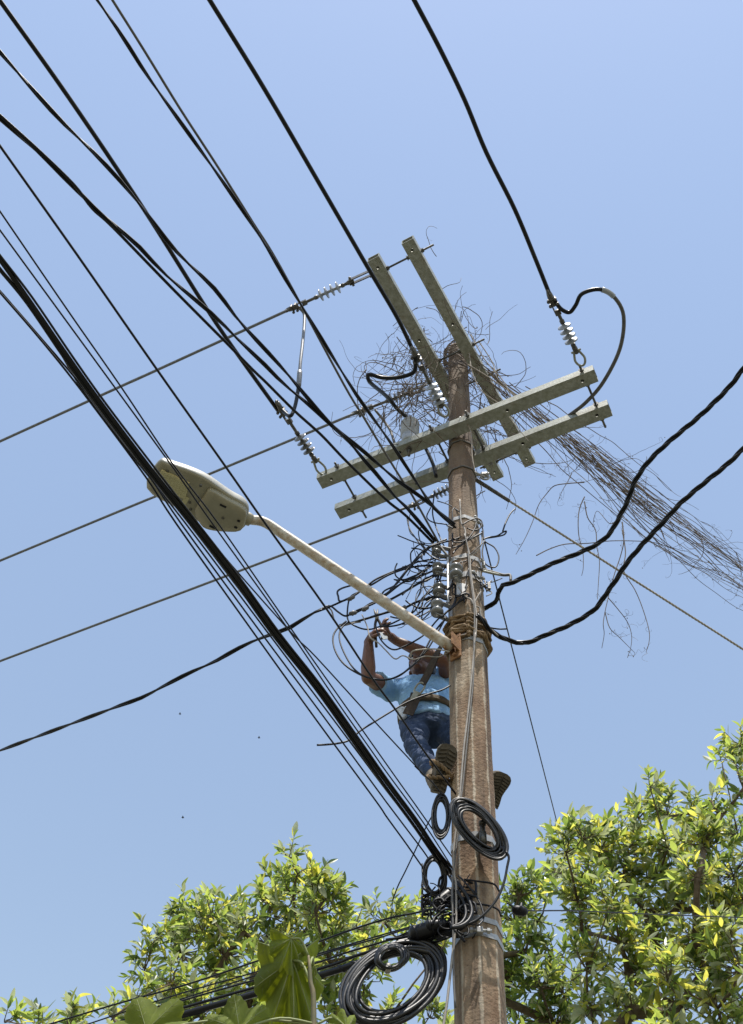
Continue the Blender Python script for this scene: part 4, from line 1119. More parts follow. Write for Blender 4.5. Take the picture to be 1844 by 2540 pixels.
for k in range(46):                               # stems that follow the old span, weaving through one another like a net
    t0 = rnd.uniform(-.14, .5); t1 = min(1.5, t0 + rnd.uniform(.4, 1.1)); n = 14
    ph = rnd.uniform(0, 6.28); fq = rnd.uniform(.4, 1.2); md = rnd.random() ** 1.4; pts = []; sd = rnd.gauss(0, .05)
    for i in range(n + 1):
        t = t0 + (t1 - t0) * i / n
        wd = .10 + .46 * min(1, max(0, t * 1.6))
        lo = wd * (.5 * md + .5 * md * (.5 + .5 * math.sin(ph + fq * 6.28 * i / n)))
        pts.append(v0.lerp(v1, t) + Vector((-.1, .2, -1)) * lo + Vector((0, sd + .03 * math.sin(ph * 2 + fq * 4 * i / n), 0)) + Vector((rnd.gauss(0, .006), rnd.gauss(0, .006), rnd.gauss(0, .006))))
    sp = spline(pts, 3); mb_keep = mb
    if rnd.random() < .22: mb = pale_mb
    vine(sp, rnd.uniform(.0026, .0050), 5); mb = mb_keep
    for j in range(2): tendril(rnd.choice(sp))
    for j in range(2):                            # forks
        q = rnd.randint(4, len(sp) - 6); d_ = sp[q + 2] - sp[q]
        vine(wander(sp[q], d_ + Vector((rnd.gauss(0, .02), rnd.gauss(0, .02), rnd.gauss(-.01, .02))), .03, rnd.randint(5, 12), rnd.uniform(.01, .06), .02), .0026)
for k in range(60):                              # short side shoots hanging off them
    t = rnd.uniform(.05, 1.1); a = along(t, .02, .36 * min(1, t * 2))
    pts = wander(a, Vector((rnd.gauss(.4, .8), rnd.gauss(.2, .6), rnd.gauss(-.5, .6))), .03, rnd.randint(6, 18), rnd.uniform(.05, .3), .05)
    vine(pts, rnd.uniform(.0018, .0036))
    if rnd.random() < .7: tendril(pts[-1]); tendril(rnd.choice(pts))
hang = [([(640, 850), (610, 920), (600, 1000), (605, 1100), (630, 1200), (632, 1300), (622, 1350)], 4.6), ([(640, 880), (660, 980), (710, 1060), (718, 1160), (735, 1260), (728, 1400), (722, 1500)], 4.6),
        ([(880, 1010), (890, 1120), (870, 1220), (830, 1340), (790, 1490), (760, 1640), (765, 1720), (750, 1810)], 4.75), ([(880, 1060), (900, 1200), (890, 1320), (960, 1440), (1010, 1560), (1050, 1700), (1048, 1780), (1030, 1835)], 4.75),
        ([(790, 1490), (850, 1560), (910, 1640), (938, 1720), (935, 1800), (912, 1870)], 4.75), ([(770, 1580), (800, 1680), (860, 1740), (910, 1790), (960, 1840)], 4.75),
        ([(640, 758), (540, 765), (450, 780), (400, 830), (350, 900), (310, 1010), (260, 1120), (205, 1215)], 4.45), ([(335, 1222), (420, 1180), (520, 1150), (660, 1145), (800, 1130), (950, 1130), (1080, 1140), (1200, 1180), (1350, 1250), (1540, 1290), (1647, 1330)], 4.9),
        ([(560, 700), (530, 760), (500, 810), (472, 878)], 4.5), ([(850, 990), (800, 1020), (720, 940), (690, 1040)], 4.65), ([(1110, 1160), (1250, 1260), (1400, 1330), (1530, 1430), (1647, 1490)], 5.2), ([(1200, 1200), (1330, 1290), (1480, 1320), (1647, 1380)], 5.2), ([(270, 630), (400, 640), (520, 630), (600, 590)], 4.4)]
for pix, Y_ in hang:
    pts = [P(r1(*p), Y_ + .02 * i) for i, p in enumerate(pix)]
    sp = spline(pts, 5); vine(sp, .0048 if len(pix) > 6 else .0036, 5)
    for j in range(7): tendril(rnd.choice(sp))
# pale stems that lie over the arms
for pix in ([(680, 840), (700, 960), (760, 1080), (880, 1170), (960, 1280), (1060, 1400)], [(690, 720), (780, 880), (900, 1020), (960, 1140), (1040, 1200)], [(670, 910), (800, 990), (930, 1080), (1080, 1200), (1250, 1330)], [(740, 760), (830, 900), (860, 1000), (980, 1110)], [(640, 1250), (690, 1340), (700, 1500), (720, 1600)]):
    sp = spline([P(c2(*p), PY - .20 + .01 * i) for i, p in enumerate(pix)], 5); mb_keep = mb; mb = pale_mb; vine(sp, .0055, 5); mb = mb_keep
mb.build('dry_vine', M['wood_dry'], None, 'leafless dark dry vines smothering the pole top and trailing to the right', 'vine', None, 'stuff')
pale_mb.build('dry_vine', M['wood_pale'], None, 'bleached pale vine stems lying over the crossarms and trailing right', 'vine', None, 'stuff')
# ------------------------------------------------------------------ the worker
def bake(o, mods, disp=None):
    for (nm, ty, kw) in mods:
        md = o.modifiers.new(nm, ty)
        for k_, v_ in kw.items(): setattr(md, k_, v_)
    bpy.context.view_layer.update()
    dg = bpy.context.evaluated_depsgraph_get()
    me = bpy.data.meshes.new_from_object(o.evaluated_get(dg))
    old = o.data; mats_ = [m_ for m_ in old.materials]
    o.modifiers.clear(); o.data = me
    if not me.materials:
        for m_ in mats_: me.materials.append(m_)
    bpy.data.meshes.remove(old)
    if disp:
        nrm = [v.normal.copy() for v in me.vertices]
        for v, n_ in zip(me.vertices, nrm):
            v.co += n_ * disp(v.co)
    for p_ in me.polygons: p_.use_smooth = True
    me.update()
    return o
def solid(mb, name, matl, parent, vox, smooth=4, disp=None):
    o = mb.build(name, matl, parent)
    return bake(o, [('r', 'REMESH', dict(mode='VOXEL', voxel_size=vox)), ('s', 'SMOOTH', dict(factor=.5, iterations=smooth))], disp)
def ball(mb, c, r, ax=None):
    """ellipsoid: r = (rx, ry, rz) along axes ax"""
    if ax is None: ax = (Vector((1, 0, 0)), Vector((0, 1, 0)), Vector((0, 0, 1)))
    V = []; F = []; N_, K_ = 14, 9
    for i in range(1, K_):
        t = math.pi * i / K_
        for j in range(N_):
            a = 2 * math.pi * j / N_
            V.append(Vector(c) + ax[0] * (r[0] * math.sin(t) * math.cos(a)) + ax[1] * (r[1] * math.sin(t) * math.sin(a)) + ax[2] * (r[2] * math.cos(t)))
    V.append(Vector(c) + ax[2] * r[2]); V.append(Vector(c) - ax[2] * r[2]); top, bot = len(V) - 2, len(V) - 1
    for i in range(K_ - 2):
        for j in range(N_):
            j2 = (j + 1) % N_
            F.append((i * N_ + j, (i + 1) * N_ + j, (i + 1) * N_ + j2, i * N_ + j2))
    for j in range(N_):
        j2 = (j + 1) % N_
        F.append((top, j, j2)); F.append((bot, (K_ - 2) * N_ + j2, (K_ - 2) * N_ + j))
    mb.add(V, F)
def limb(mb, pts, rs):
    """tapered chain with round joints"""
    for i in range(len(pts) - 1):
        a, e = Vector(pts[i]), Vector(pts[i + 1])
        mb.tube([a.lerp(e, t) for t in (0, .25, .5, .75, 1)], [rs[i] + (rs[i + 1] - rs[i]) * t for t in (0, .25, .5, .75, 1)], 14)
    for p_, r_ in zip(pts, rs): ball(mb, p_, (r_, r_, r_))
J = dict(pel=P(c5(890, 985), 4.53), neck=P(c5(850, 675), 4.68), SL=P(c5(600, 728), 4.65), SR=P(c5(1060, 690), 4.67),
         EL=Vector((.066, 4.458, 6.65)), WL=Vector((.052, 4.390, 6.90)), ER=Vector((.515, 4.444, 6.83)), WR=Vector((.213, 4.395, 6.935)),
         HR=Vector((.350, 4.53, 6.37)), HL=Vector((.495, 4.53, 6.39)), KR=Vector((.345, 4.345, 6.02)), KL=Vector((.64, 4.37, 6.02)),
         AR=P(c5(945, 1400), 4.20), AL=Vector((.70, 4.25, 5.66)))
lat = (J['SR'] - J['SL']).normalized()
spine = (J['neck'] - J['pel']).normalized()
fwd = spine.cross(lat).normalized()
if fwd.y > 0: fwd = -fwd
latp = fwd.cross(spine).normalized()
if latp.dot(lat) < 0: latp = -latp
person = thing('person', (J['pel'].x, J['pel'].y, P(c5(985, 1500), 4.2).z), 'person in light blue shirt and jeans leaning back from the pole with both arms raised', 'person')
def torso(mb, secs):
    rings_ = []
    for (t, w, d_, sh) in secs:
        c = J['pel'] + (J['neck'] - J['pel']) * t + fwd * sh
        rings_.append([c + latp * (w * math.copysign(abs(math.cos(a)) ** .85, math.cos(a))) + fwd * (d_ * math.copysign(abs(math.sin(a)) ** .85, math.sin(a))) for a in [2 * math.pi * k / 20 for k in range(20)]])
    mb.loft(rings_)
# body: one continuous surface
hc = P(c5(842, 566), 4.60)
hf = Vector((-.42, -.82, .30)).normalized(); hu = (Vector((.02, .10, 1)) - hf * Vector((.02, .10, 1)).dot(hf)).normalized(); hr = hf.cross(hu).normalized()
HS = .97
hr, hf, hu = hr * HS, hf * HS, hu * HS
hx = (hr, hf, hu)
mb = MB()
torso(mb, [(-.10, .08, .06, 0), (.05, .110, .08, 0), (.25, .115, .085, .015), (.5, .125, .09, .01), (.75, .14, .09, 0), (.9, .11, .07, -.01), (1.0, .06, .055, 0)])
limb(mb, [J['neck'] - spine * .05, J['neck'] + spine * .03, hc - hu * .05 - hf * .015], [.062, .056, .056])
for s in 'LR':
    limb(mb, [J['neck'].lerp(J['S' + s], .55), J['S' + s], J['S' + s].lerp(J['E' + s], .45), J['E' + s]], [.055, .060, .052, .041])
    fo = J['W' + s] - J['E' + s]
    limb(mb, [J['E' + s], J['E' + s] + fo * .28, J['E' + s] + fo * .65, J['W' + s]], [.041, .045, .036, .027])
    limb(mb, [J['H' + s], J['H' + s].lerp(J['K' + s], .5), J['K' + s], J['K' + s].lerp(J['A' + s], .35), J['A' + s]], [.064, .056, .042, .040, .030])
# head
ball(mb, hc + hu * .028 - hf * .012, (.074, .094, .090), hx)
ball(mb, hc - hu * .030 + hf * .018, (.060, .074, .070), hx)
ball(mb, hc - hu * .086 + hf * .052, (.030, .026, .024), hx)               # chin
ball(mb, hc + hu * .022 + hf * .070, (.052, .018, .014), hx)               # brow
limb(mb, [hc + hu * .012 + hf * .083, hc - hu * .022 + hf * .102], [.010, .014])   # nose
for s in (-1, 1):
    ball(mb, hc - hu * .026 + hf * .090 + hr * .012 * s, (.009, .010, .008), hx)
    ball(mb, hc - hu * .012 + hf * .062 + hr * .040 * s, (.020, .022, .018), hx)   # cheeks
    ball(mb, hc - hu * .008 - hf * .005 + hr * .076 * s, (.009, .018, .031), hx)   # ears
ball(mb, hc - hu * .056 + hf * .080, (.026, .012, .007), hx); ball(mb, hc - hu * .067 + hf * .079, (.022, .012, .007), hx)
# hands, closed round the tool
def hand(wr, grip, palm_n, flip, curl):
    """wrist, grip point, direction the palm faces, thumb side; returns nothing, adds palm and five fingers"""
    f = (grip - wr).normalized(); n_ = (palm_n - f * palm_n.dot(f)).normalized(); s_ = f.cross(n_) * flip
    L_ = .085
    c = wr + f * .05
    ball(mb, c, (.040, .047, .019), (s_, f, n_))
    limb(mb, [wr - f * .01, wr + f * .035], [.026, .028])
    for k, (ln, o_) in enumerate(((.66, -.027), (.78, -.009), (.74, .009), (.58, .027))):
        p_ = wr + f * (L_ - .012 * abs(o_) / .027) + s_ * o_ + n_ * .004
        pts = [wr + f * .05 + s_ * o_ * .8, p_]; d_ = f.copy(); ax = f.cross(n_)
        for q, (seg, bend_) in enumerate(((.045, curl[0]), (.028, curl[1]), (.022, curl[2]))):
            d_ = Matrix.Rotation(bend_, 3, ax) @ d_
            p_ = p_ + d_ * (seg * ln / .74); pts.append(p_)
        limb(mb, pts, [.011, .0105, .0098, .0088, .0075])
    b_ = wr + f * .028 - s_ * .030 + n_ * .004
    t1 = b_ - s_ * .022 + f * .026 + n_ * .014; t2 = t1 + f * .026 + n_ * .018 - s_ * .002; t3 = t2 + f * .014 + n_ * .014 + s_ * .010
    limb(mb, [b_, t1, t2, t3], [.014, .0118, .0105, .0085])
gripL = P(c5(488, 262), 4.33); gripR = P(c5(530, 258), 4.33)
hand(J['WL'], gripL, Vector((.9, -.35, .1)), 1, (.7, .8, .6))
hand(J['WR'], gripR, Vector((-.2, -.7, .7)), -1, (.6, .8, .6))
solid(mb, 'body', M['skin'], person, .0052, 5)
for s in (-1, 1):
    mb = MB(); ball(mb, hc + hu * .008 + hf * .078 + hr * .031 * s, (.012, .010, .008), hx); mb.build('eye', M['pale'], person)
mb = MB(); ball(mb, hc - hu * .0615 + hf * .086, (.021, .006, .003), hx); mb.build('mouth', M['skin_lip'], person)
# hair and cap
mb = MB(); ball(mb, hc + hu * .030 - hf * .026, (.080, .092, .092), hx)
o = solid(mb, 'hair', M['hair'], person, .006, 3, lambda c: .002 * noise.noise(c * 60))
mb = MB(); capc = hc + hu * .048
rings_ = []
for (h, f_) in ((-.012, .98), (.0, 1.0), (.025, .95), (.044, .80), (.056, .5), (.060, .1)):
    rings_.append([capc + hu * h + hr * (.086 * f_ * math.cos(a)) + hf * (.106 * f_ * math.sin(a) - .006) for a in [2 * math.pi * k / 24 for k in range(24)]])
mb.loft(rings_)
cap = mb.build('cap', M['jeans'], person)
mb = MB(); V = []; F = []
for i in range(9):
    a = math.radians(40 + 100 * i / 8)
    for (e, dz) in ((1.0, 0), (1.15, -.008), (1.28, -.012)):
        sx = .086 * math.cos(a) * (1 if e == 1 else .95); V.append(capc + hu * (-.008 + dz) + hr * sx * (1 + (e - 1) * .15) + hf * (.106 * math.sin(a) * e - .006))
for i in range(8):
    for j in range(2):
        a = i * 3 + j; F.append((a, a + 1, a + 4, a + 3))
n0 = len(V); V2 = [v - hu * .004 for v in V]; mb.add(V + V2, F + [tuple(n0 + i for i in f[::-1]) for f in F])
mb.build('visor', M['pale'], cap)
# shirt
mb = MB()
torso(mb, [(-.165, .150, .118, 0), (-.05, .154, .121, .003), (.08, .154, .120, .008), (.28, .146, .116, .018), (.5, .158, .118, .014), (.74, .178, .118, .002), (.88, .146, .092, -.01), (.95, .075, .070, -.005)])
for s in 'LR':
    S_, E_ = J['S' + s], J['E' + s]
    limb(mb, [J['neck'].lerp(S_, .5) - spine * .035, S_ - spine * .012, S_.lerp(E_, .30)], [.066, .072, .068])
    d_ = (E_ - S_).normalized(); mb.tube([S_.lerp(E_, .2), S_.lerp(E_, .45), S_.lerp(E_, .60)], [.070, .070, .074], 16)
solid(mb, 'shirt', M['shirt'], person, .0075, 5, lambda c: .007 * noise.noise(Vector((c.x * 9, c.y * 7, c.z * 16))) - .010 * (1 - abs(noise.noise(Vector((c.x * 7 + c.z * 9, c.y * 6, c.z * 11 - c.x * 8))))) ** 6 + .003 * noise.noise(c * 40))
mb = MB(); cpts = [J['neck'] + spine * .0 + latp * (.064 * math.cos(a)) + fwd * (.066 * math.sin(a)) - spine * (.035 + .025 * math.sin(a)) for a in [2 * math.pi * k / 20 for k in range(20)]]
mb.tube(spline(cpts, 2, True), .009, 8, closed=True); mb.build('collar', M['shirt'], person)
# jeans
mb = MB()
torso(mb, [(-.30, .10, .095, 0), (-.20, .146, .110, 0), (-.10, .144, .110, 0), (.0, .138, .106, 0)])
for s in 'LR':
    limb(mb, [J['H' + s], J['H' + s].lerp(J['K' + s], .5), J['K' + s], J['K' + s].lerp(J['A' + s], .4), J['K' + s].lerp(J['A' + s], .93)], [.092, .080, .064, .060, .050])
solid(mb, 'jeans', M['jeans'], person, .0075, 4, lambda c: .006 * noise.noise(Vector((c.x * 10, c.y * 10, c.z * 22))) - .011 * (1 - abs(noise.noise(Vector((c.x * 6, c.y * 6, c.z * 17 + c.x * 8))))) ** 6 + .003 * noise.noise(c * 44))
# canvas belt with its folds
mb = MB(); bl = []
for k in range(28):
    a = 2 * math.pi * k / 28
    bl.append(J['pel'] + (J['neck'] - J['pel']) * (.075 + .012 * math.sin(a * 3)) + latp * (.160 * math.cos(a)) + fwd * (.130 * math.sin(a) + .010))
for dz in (-.018, 0, .018):
    mb.tube([p_ + spine * (dz + .004 * math.sin(i * 1.3 + dz * 80)) for i, p_ in enumerate(spline(bl, 2, True))], .0125, 7, closed=True)
mb.build('belt', M['belt'], person)
mb = MB(); c = J['pel'] - spine * .02 - latp * .150 + fwd * .075
ball(mb, c, (.035, .022, .026), (latp, fwd, spine)); ball(mb, c + latp * .04 + fwd * .02, (.028, .015, .016), (latp, fwd, spine)); ball(mb, c - spine * .06, (.028, .018, .05), (latp, fwd, spine))
solid(mb, 'rag', M['pale'], person, .006, 3, lambda c: .005 * noise.noise(c * 45))
# boots
def boot(heel, toe, up_, ankle):
    f = (toe - heel).normalized(); u = (up_ - f * up_.dot(f)).normalized(); s_ = f.cross(u); L_ = (toe - heel).length
    W_ = [.030, .036, .036, .033, .037, .046, .050, .048, .038, .018]
    pos = [0, .06, .16, .36, .5, .66, .78, .88, .96, 1.0]
    def outline(scale, off):
        l = [heel + f * (L_ * p_) + s_ * (w_ * scale) + u * off for p_, w_ in zip(pos, W_)]
        r_ = [heel + f * (L_ * p_) - s_ * (w_ * scale) + u * off for p_, w_ in zip(pos, W_)]
        return l + r_[::-1]
    bt = MB(); bt.loft([outline(.97, 0), outline(1.03, .006), outline(1.03, .024), outline(.95, .030)], smooth=False)
    # upper
    ub = MB(); ub.loft([outline(.95, .024), outline(.97, .045), [p_ for p_ in outline(.80, .075)]])
    limb(ub, [heel + f * .05 + u * .05, heel + f * .055 + u * .10, ankle.lerp(heel + f * .055 + u * .12, .3)], [.042, .044, .050])
    limb(ub, [heel + f * .10 + u * .07, heel + f * L_ * .75 + u * .045], [.042, .036])
    b_ = solid(ub, 'boot', M['shoe'], person, .006, 3, lambda c: .002 * noise.noise(c * 50))
    so = bt.build('sole', M['sole'], b_)
    tr = MB()
    for i in range(11):                          # chevron lugs
        p_ = .06 + i * .085
        w_ = float(np.interp(p_, pos, W_)) * .9
        for e in (-1, 1):
            a = heel + f * (L_ * p_) + s_ * (.004 * e) - u * .002; q = heel + f * (L_ * (p_ - .05)) + s_ * (w_ * e) - u * .002
            dd = (q - a)
            tr.box((a + q) / 2, dd * .48, dd.normalized().cross(u) * .0045, u * .005)
    tr.build('tread', M['sole'], b_)
    return b_
toeR, heelR = P(c5(1062, 1160), 3.965), P(c5(975, 1535), 4.10)
boot(heelR, toeR, Vector((-.12, .75, .62)), J['AR'])
toeL, heelL = P(c5(1492, 1385), 4.10), P(c5(1392, 1650), 4.22)
boot(heelL, toeL, Vector((-.2, .75, .62)), J['AL'])

# rope loop under both feet
fr = thing('foot_rope', heelR, 'tan rope looped round the worker\'s boot as a climbing aid', 'rope')
f_ = (toeR - heelR).normalized(); mid = heelR + f_ * .095
u_ = Vector((-.12, .75, .62)); u_ = (u_ - f_ * u_.dot(f_)).normalized(); s_ = f_.cross(u_)
for k in (0, 2):
    mb = MB(); pts = []
    for i in range(18):
        a = 2 * math.pi * i / 18
        pts.append(mid + f_ * (.013 * (k - 1) + .02 * math.cos(a) * (k - 1) + .012 * math.sin(a + k)) + s_ * (.058 * math.cos(a)) + u_ * (.040 + .058 * math.sin(a)))
    sp = spline(pts, 4, True); T_, N_ = frames(sp, True)
    for q in range(2):
        mb.tube([sp[i] + (N_[i] * math.cos(i * .7 + q * 3.14) + T_[i].cross(N_[i]) * math.sin(i * .7 + q * 3.14)) * .0052 for i in range(len(sp))], .0070, 6, closed=True)
    mb.build('turn', M['rope'], fr)
mb = MB(); mb.tube(spline([mid + u_ * .09, Vector((.52, 4.24, 5.66)), Vector((.62, 4.26, 5.68)), Vector((.70, 4.26, 5.66))], 6), .012, 8); mb.build('link', M['rope'], fr)

# safety strap from the pole to the worker's belt
ss = thing('safety_strap', P(c5(830, 720), 4.36), 'dark webbing safety strap with steel hook across the worker\'s chest', 'safety strap')
def strap(pts, w_, name, matl, th=.003):
    mb = MB(); sp = spline(pts, 5); T_, N_ = frames(sp); rings_ = []
    for i, p_ in enumerate(sp):
        vdir_ = (p_ - CAM).normalized(); s_ = T_[i].cross(Vector((0, -1, .3)).normalized()).normalized(); n_ = s_.cross(T_[i])
        rings_.append([p_ + s_ * w_ + n_ * th, p_ - s_ * w_ + n_ * th, p_ - s_ * w_ - n_ * th, p_ + s_ * w_ - n_ * th])
    mb.loft(rings_, smooth=False); return mb.build(name, matl, ss)
strap([P(c5(1010, 365), 4.12), P(c5(960, 460), 4.19), P(c5(890, 610), 4.29), P(c5(845, 690), 4.34)], .028, 'webbing', M['webbing'])
strap([P(c5(800, 760), 4.36), P(c5(780, 830), 4.37), P(c5(735, 925), 4.38)], .030, 'lower_webbing', M['webbing'])
mb = MB(); a, e = P(c5(845, 690), 4.335), P(c5(800, 765), 4.355)
dd = (e - a).normalized(); ss_ = dd.cross(Vector((0, -1, .3))).normalized()
mb.tube(spline([a + ss_ * .02, a - dd * .012, a - ss_ * .02, a.lerp(e, .5) - ss_ * .024, e - ss_ * .014, e + dd * .012, e + ss_ * .014, a.lerp(e, .5) + ss_ * .024], 4, True), .006, 6, closed=True)
mb.box(a.lerp(e, 1.2), dd * .03, ss_ * .016, dd.cross(ss_) * .008, bev=.003)
mb.build('snap_hook', M['steel'], ss)

# pliers in the hands
plr = thing('pliers', P(c5(500, 240), 4.33), 'dark pliers held up to the wires by the worker', 'pliers')
pv = P(c5(492, 168), 4.325); jw = P(c5(470, 100), 4.315); jw2 = P(c5(498, 100), 4.32)
h1, h2 = P(c5(488, 395), 4.36), P(c5(535, 330), 4.34)
MB().tube(spline([pv, pv.lerp(h1, .3) + Vector((-.01, 0, 0)), h1], 4), .0085, 8).build('handle', M['webbing'], plr)
MB().tube(spline([pv, pv.lerp(h2, .35) + Vector((.012, 0, 0)), h2], 4), .0085, 8).build('handle', M['webbing'], plr)
for q, s in ((jw, -1), (jw2, 1)):
    mb = MB(); mb.tube([pv, pv.lerp(q, .4), q], [.013, .012, .005], 8, flat=.7); mb.build('jaw', M['dark_steel'], plr)
MB().tube([pv + Vector((0, -.012, -.006)), pv + Vector((0, .012, .006))], .012, 10).build('pivot', M['steel'], plr)
mb = MB(); a = P(c5(535, 285), 4.30)
V = []
for i, (x, y) in enumerate(((515, 280), (535, 280), (545, 305), (575, 310), (578, 330), (545, 335), (525, 310))):
    V.append(P(c5(x, y), 4.30))
n_ = len(V); V += [v + Vector((0, .008, .004)) for v in V]
mb.add(V, [tuple(range(n_)), tuple(range(2 * n_ - 1, n_ - 1, -1))] + [(i, i + n_, (i + 1) % n_ + n_, (i + 1) % n_) for i in range(n_)], 0, False)
mb.build('tape_scrap', M['pale'], None, 'scrap of white tape hanging between the worker\'s hands', 'tape')

# ------------------------------------------------------------------ trees
def leaf_mesh(L_=1.0, W_=.32):
    prof = [(0, 0), (.12, .45), (.32, .92), (.52, 1.0), (.74, .72), (.90, .34), (1.0, 0)]
    V = []; F = []
    for (t, w) in prof:
        z = -.10 * t * t
        if w == 0: V.append((0, t * L_, z))
        else:
            V += [(-w * W_ / 2, t * L_, z + .05 * w), (0, t * L_, z), (w * W_ / 2, t * L_, z + .05 * w)]
    F += [(0, 2, 1), (0, 3, 2)]
    for i in range(4):
        a = 1 + i * 3; b_ = a + 3
        F += [(a, a + 1, b_ + 1, b_), (a + 1, a + 2, b_ + 2, b_ + 1)]
    e = 1 + 12; F += [(e, e + 1, e + 3), (e + 1, e + 2, e + 3)]
    return np.array(V), F
LV, LF = leaf_mesh()
LEAFME = []
for i, lm_ in enumerate(LEAF):
    me = bpy.data.meshes.new('leaf'); me.from_pydata(LV.tolist(), [], LF); me.materials.append(lm_); me.update()
    LEAFME.append(me)
def tree(name, blobs, trunk_xy, trunk_r, label, seed, mats_w, leaf_len=.12, sprigs=34, fork=None):
    rg = np.random.default_rng(seed); rr = random.Random(seed)
    t = thing(name, (trunk_xy[0], trunk_xy[1], 0), label, 'tree')
    # limbs: greedy branching from the trunk to every clump
    zmin = min(b_[0].z for b_ in blobs)
    nodes = [Vector((trunk_xy[0], trunk_xy[1], -.1))]; par = [-1]
    fz = fork or zmin * .62
    for i in range(1, 6):
        nodes.append(Vector((trunk_xy[0] + rr.uniform(-.06, .06) * i, trunk_xy[1] + rr.uniform(-.06, .06) * i, fz * i / 5))); par.append(i - 1)
    order = sorted(range(len(blobs)), key=lambda i: (blobs[i][0] - nodes[5]).length)
    for i in order:
        c = blobs[i][0]; best = None
        for k in range(5, len(nodes)):
            v = c - nodes[k]
            if v.length < 1e-3: continue
            cost = v.length * (1 + 1.3 * max(0, .25 - v.normalized().z)) + .10 * (nodes[k] - nodes[5]).length
            if best is None or cost < best[0]: best = (cost, k)
        k = best[1]; v = c - nodes[k]
        steps = max(1, int(v.length / .45))
        for s in range(1, steps + 1):
            q = nodes[k] + v * (s / steps)
            if s < steps: q = q + Vector((rr.gauss(0, .05), rr.gauss(0, .05), rr.gauss(0, .05)))
            nodes.append(q); par.append(len(nodes) - 2 if s > 1 else k)
    cnt = [0] * len(nodes); ch = [0] * len(nodes)
    for i in range(len(nodes) - 1, 0, -1):
        cnt[i] += 1; cnt[par[i]] += cnt[i]
    tot = max(cnt[1], 1)
    rad = [max(.007, trunk_r * .8 * (cnt[i] / tot) ** .5) for i in range(len(nodes))]; rad[0] = trunk_r * 1.25
    mbt = MB()
    mbt.tube(spline(nodes[:6], 4), [trunk_r * (1.25 - .3 * i / 20) for i in range(21)], 12)
    mbt.build('trunk', M['bark'], t)
    mbl = MB(); kid = [0.0] * len(nodes)
    for i in range(6, len(nodes)): kid[par[i]] = max(kid[par[i]], rad[i])
    for i in range(6, len(nodes)):
        a, e = nodes[par[i]], nodes[i]
        mbl.tube([a, a.lerp(e, .5) + Vector((rr.gauss(0, .012), rr.gauss(0, .012), rr.gauss(0, .012))), e], [rad[i], (rad[i] + max(kid[i], .005)) / 2, max(kid[i], .005)], 7)
    # sprigs with their leaves
    LM = []; TW = mbl
    for (c, R_) in blobs:
        ns = int(sprigs * (R_ / .25) ** 2)
        for s in range(ns):
            d = Vector(rg.normal(size=3)); d.normalize()
            if d.z < -.5 and rr.random() < .5: d.z *= -1
            base_ = c + d * (max(.04, R_ - .07) * rr.uniform(.25, .95))
            ax = (d * .8 + Vector((0, 0, .75)) + Vector(rg.normal(size=3)) * .35).normalized()
            tl = rr.uniform(.08, .20)
            TW.tube([c.lerp(base_, .3), base_, base_ + ax * tl], [.006, .0042, .002], 4, caps=False)
            nl = rr.randint(7, 11); ph = rr.uniform(0, 6.28)
            ref = Vector((1, 0, 0)) if abs(ax.x) < .8 else Vector((0, 1, 0))
            u = (ref - ax * ref.dot(ax)).normalized(); w = ax.cross(u)
            for k in range(nl):
                tpos = (k + .6) / nl; tpos = tpos ** .7
                a = ph + k * 2.4
                side = u * math.cos(a) + w * math.sin(a)
                ld = (side * (1.05 - .55 * tpos) + ax * (.35 + .65 * tpos) + Vector((0, 0, -.22)) + Vector(rg.normal(size=3)) * .2).normalized()
                nr = (ax + Vector((0, 0, .6)) + Vector(rg.normal(size=3)) * .35); nr = (nr - ld * nr.dot(ld)).normalized()
                X_ = ld.cross(nr)
                l_ = leaf_len * rr.choice((.45, .7, .9, 1, 1.1, 1.25)) * rr.uniform(.9, 1.1)
                LM.append((base_ + ax * (tl * tpos), X_ * (l_ * rr.uniform(.75, 1.2)), ld * l_, nr * (l_ * rr.choice((-.8, .4, 1, 1.6, 2.6, 3.4)))))
    mbl.build('limbs', M['bark'], t)
    n = len(LM)
    Pn = np.array([[*a, *x, *y, *z_] for a, x, y, z_ in LM])
    mi = rg.choice(len(LEAF), size=n, p=mats_w)
    # nearest leaves in the frame are leaves of their own
    dpt = Pn[:, :3] - np.array(CAM); zz = dpt @ np.array(FW)
    sx = IMW / 2 + FPX * (dpt @ np.array(RT)) / zz; sy = IMH / 2 - FPX * (dpt @ np.array(UP)) / zz
    inn = (sx > 0) & (sx < IMW) & (sy > 0) & (sy < IMH)
    key = np.where(inn, zz, 1e9); near = set(np.argsort(key)[:300].tolist())
    keep = np.array([i for i in range(n) if i not in near])
    V = Pn[keep, None, :3] + LV[None, :, 0:1] * Pn[keep, None, 3:6] + LV[None, :, 1:2] * Pn[keep, None, 6:9] + LV[None, :, 2:3] * Pn[keep, None, 9:12]
    nv = len(LV); V = V.reshape(-1, 3)
    org = Vector((trunk_xy[0], trunk_xy[1], zmin))
    me = bpy.data.meshes.new('foliage')
    F = []; mids = []
    for q, i in enumerate(keep):
        o_ = q * nv
        for f in LF: F.append(tuple(o_ + k for k in f))
        mids += [int(mi[i])] * len(LF)
    me.from_pydata((V - np.array(org)).tolist(), [], F)
    for lm_ in LEAF: me.materials.append(lm_)
    me.polygons.foreach_set('material_index', mids); me.update()
    crown = link(bpy.data.objects.new('crown', me), org, t, kind='stuff')
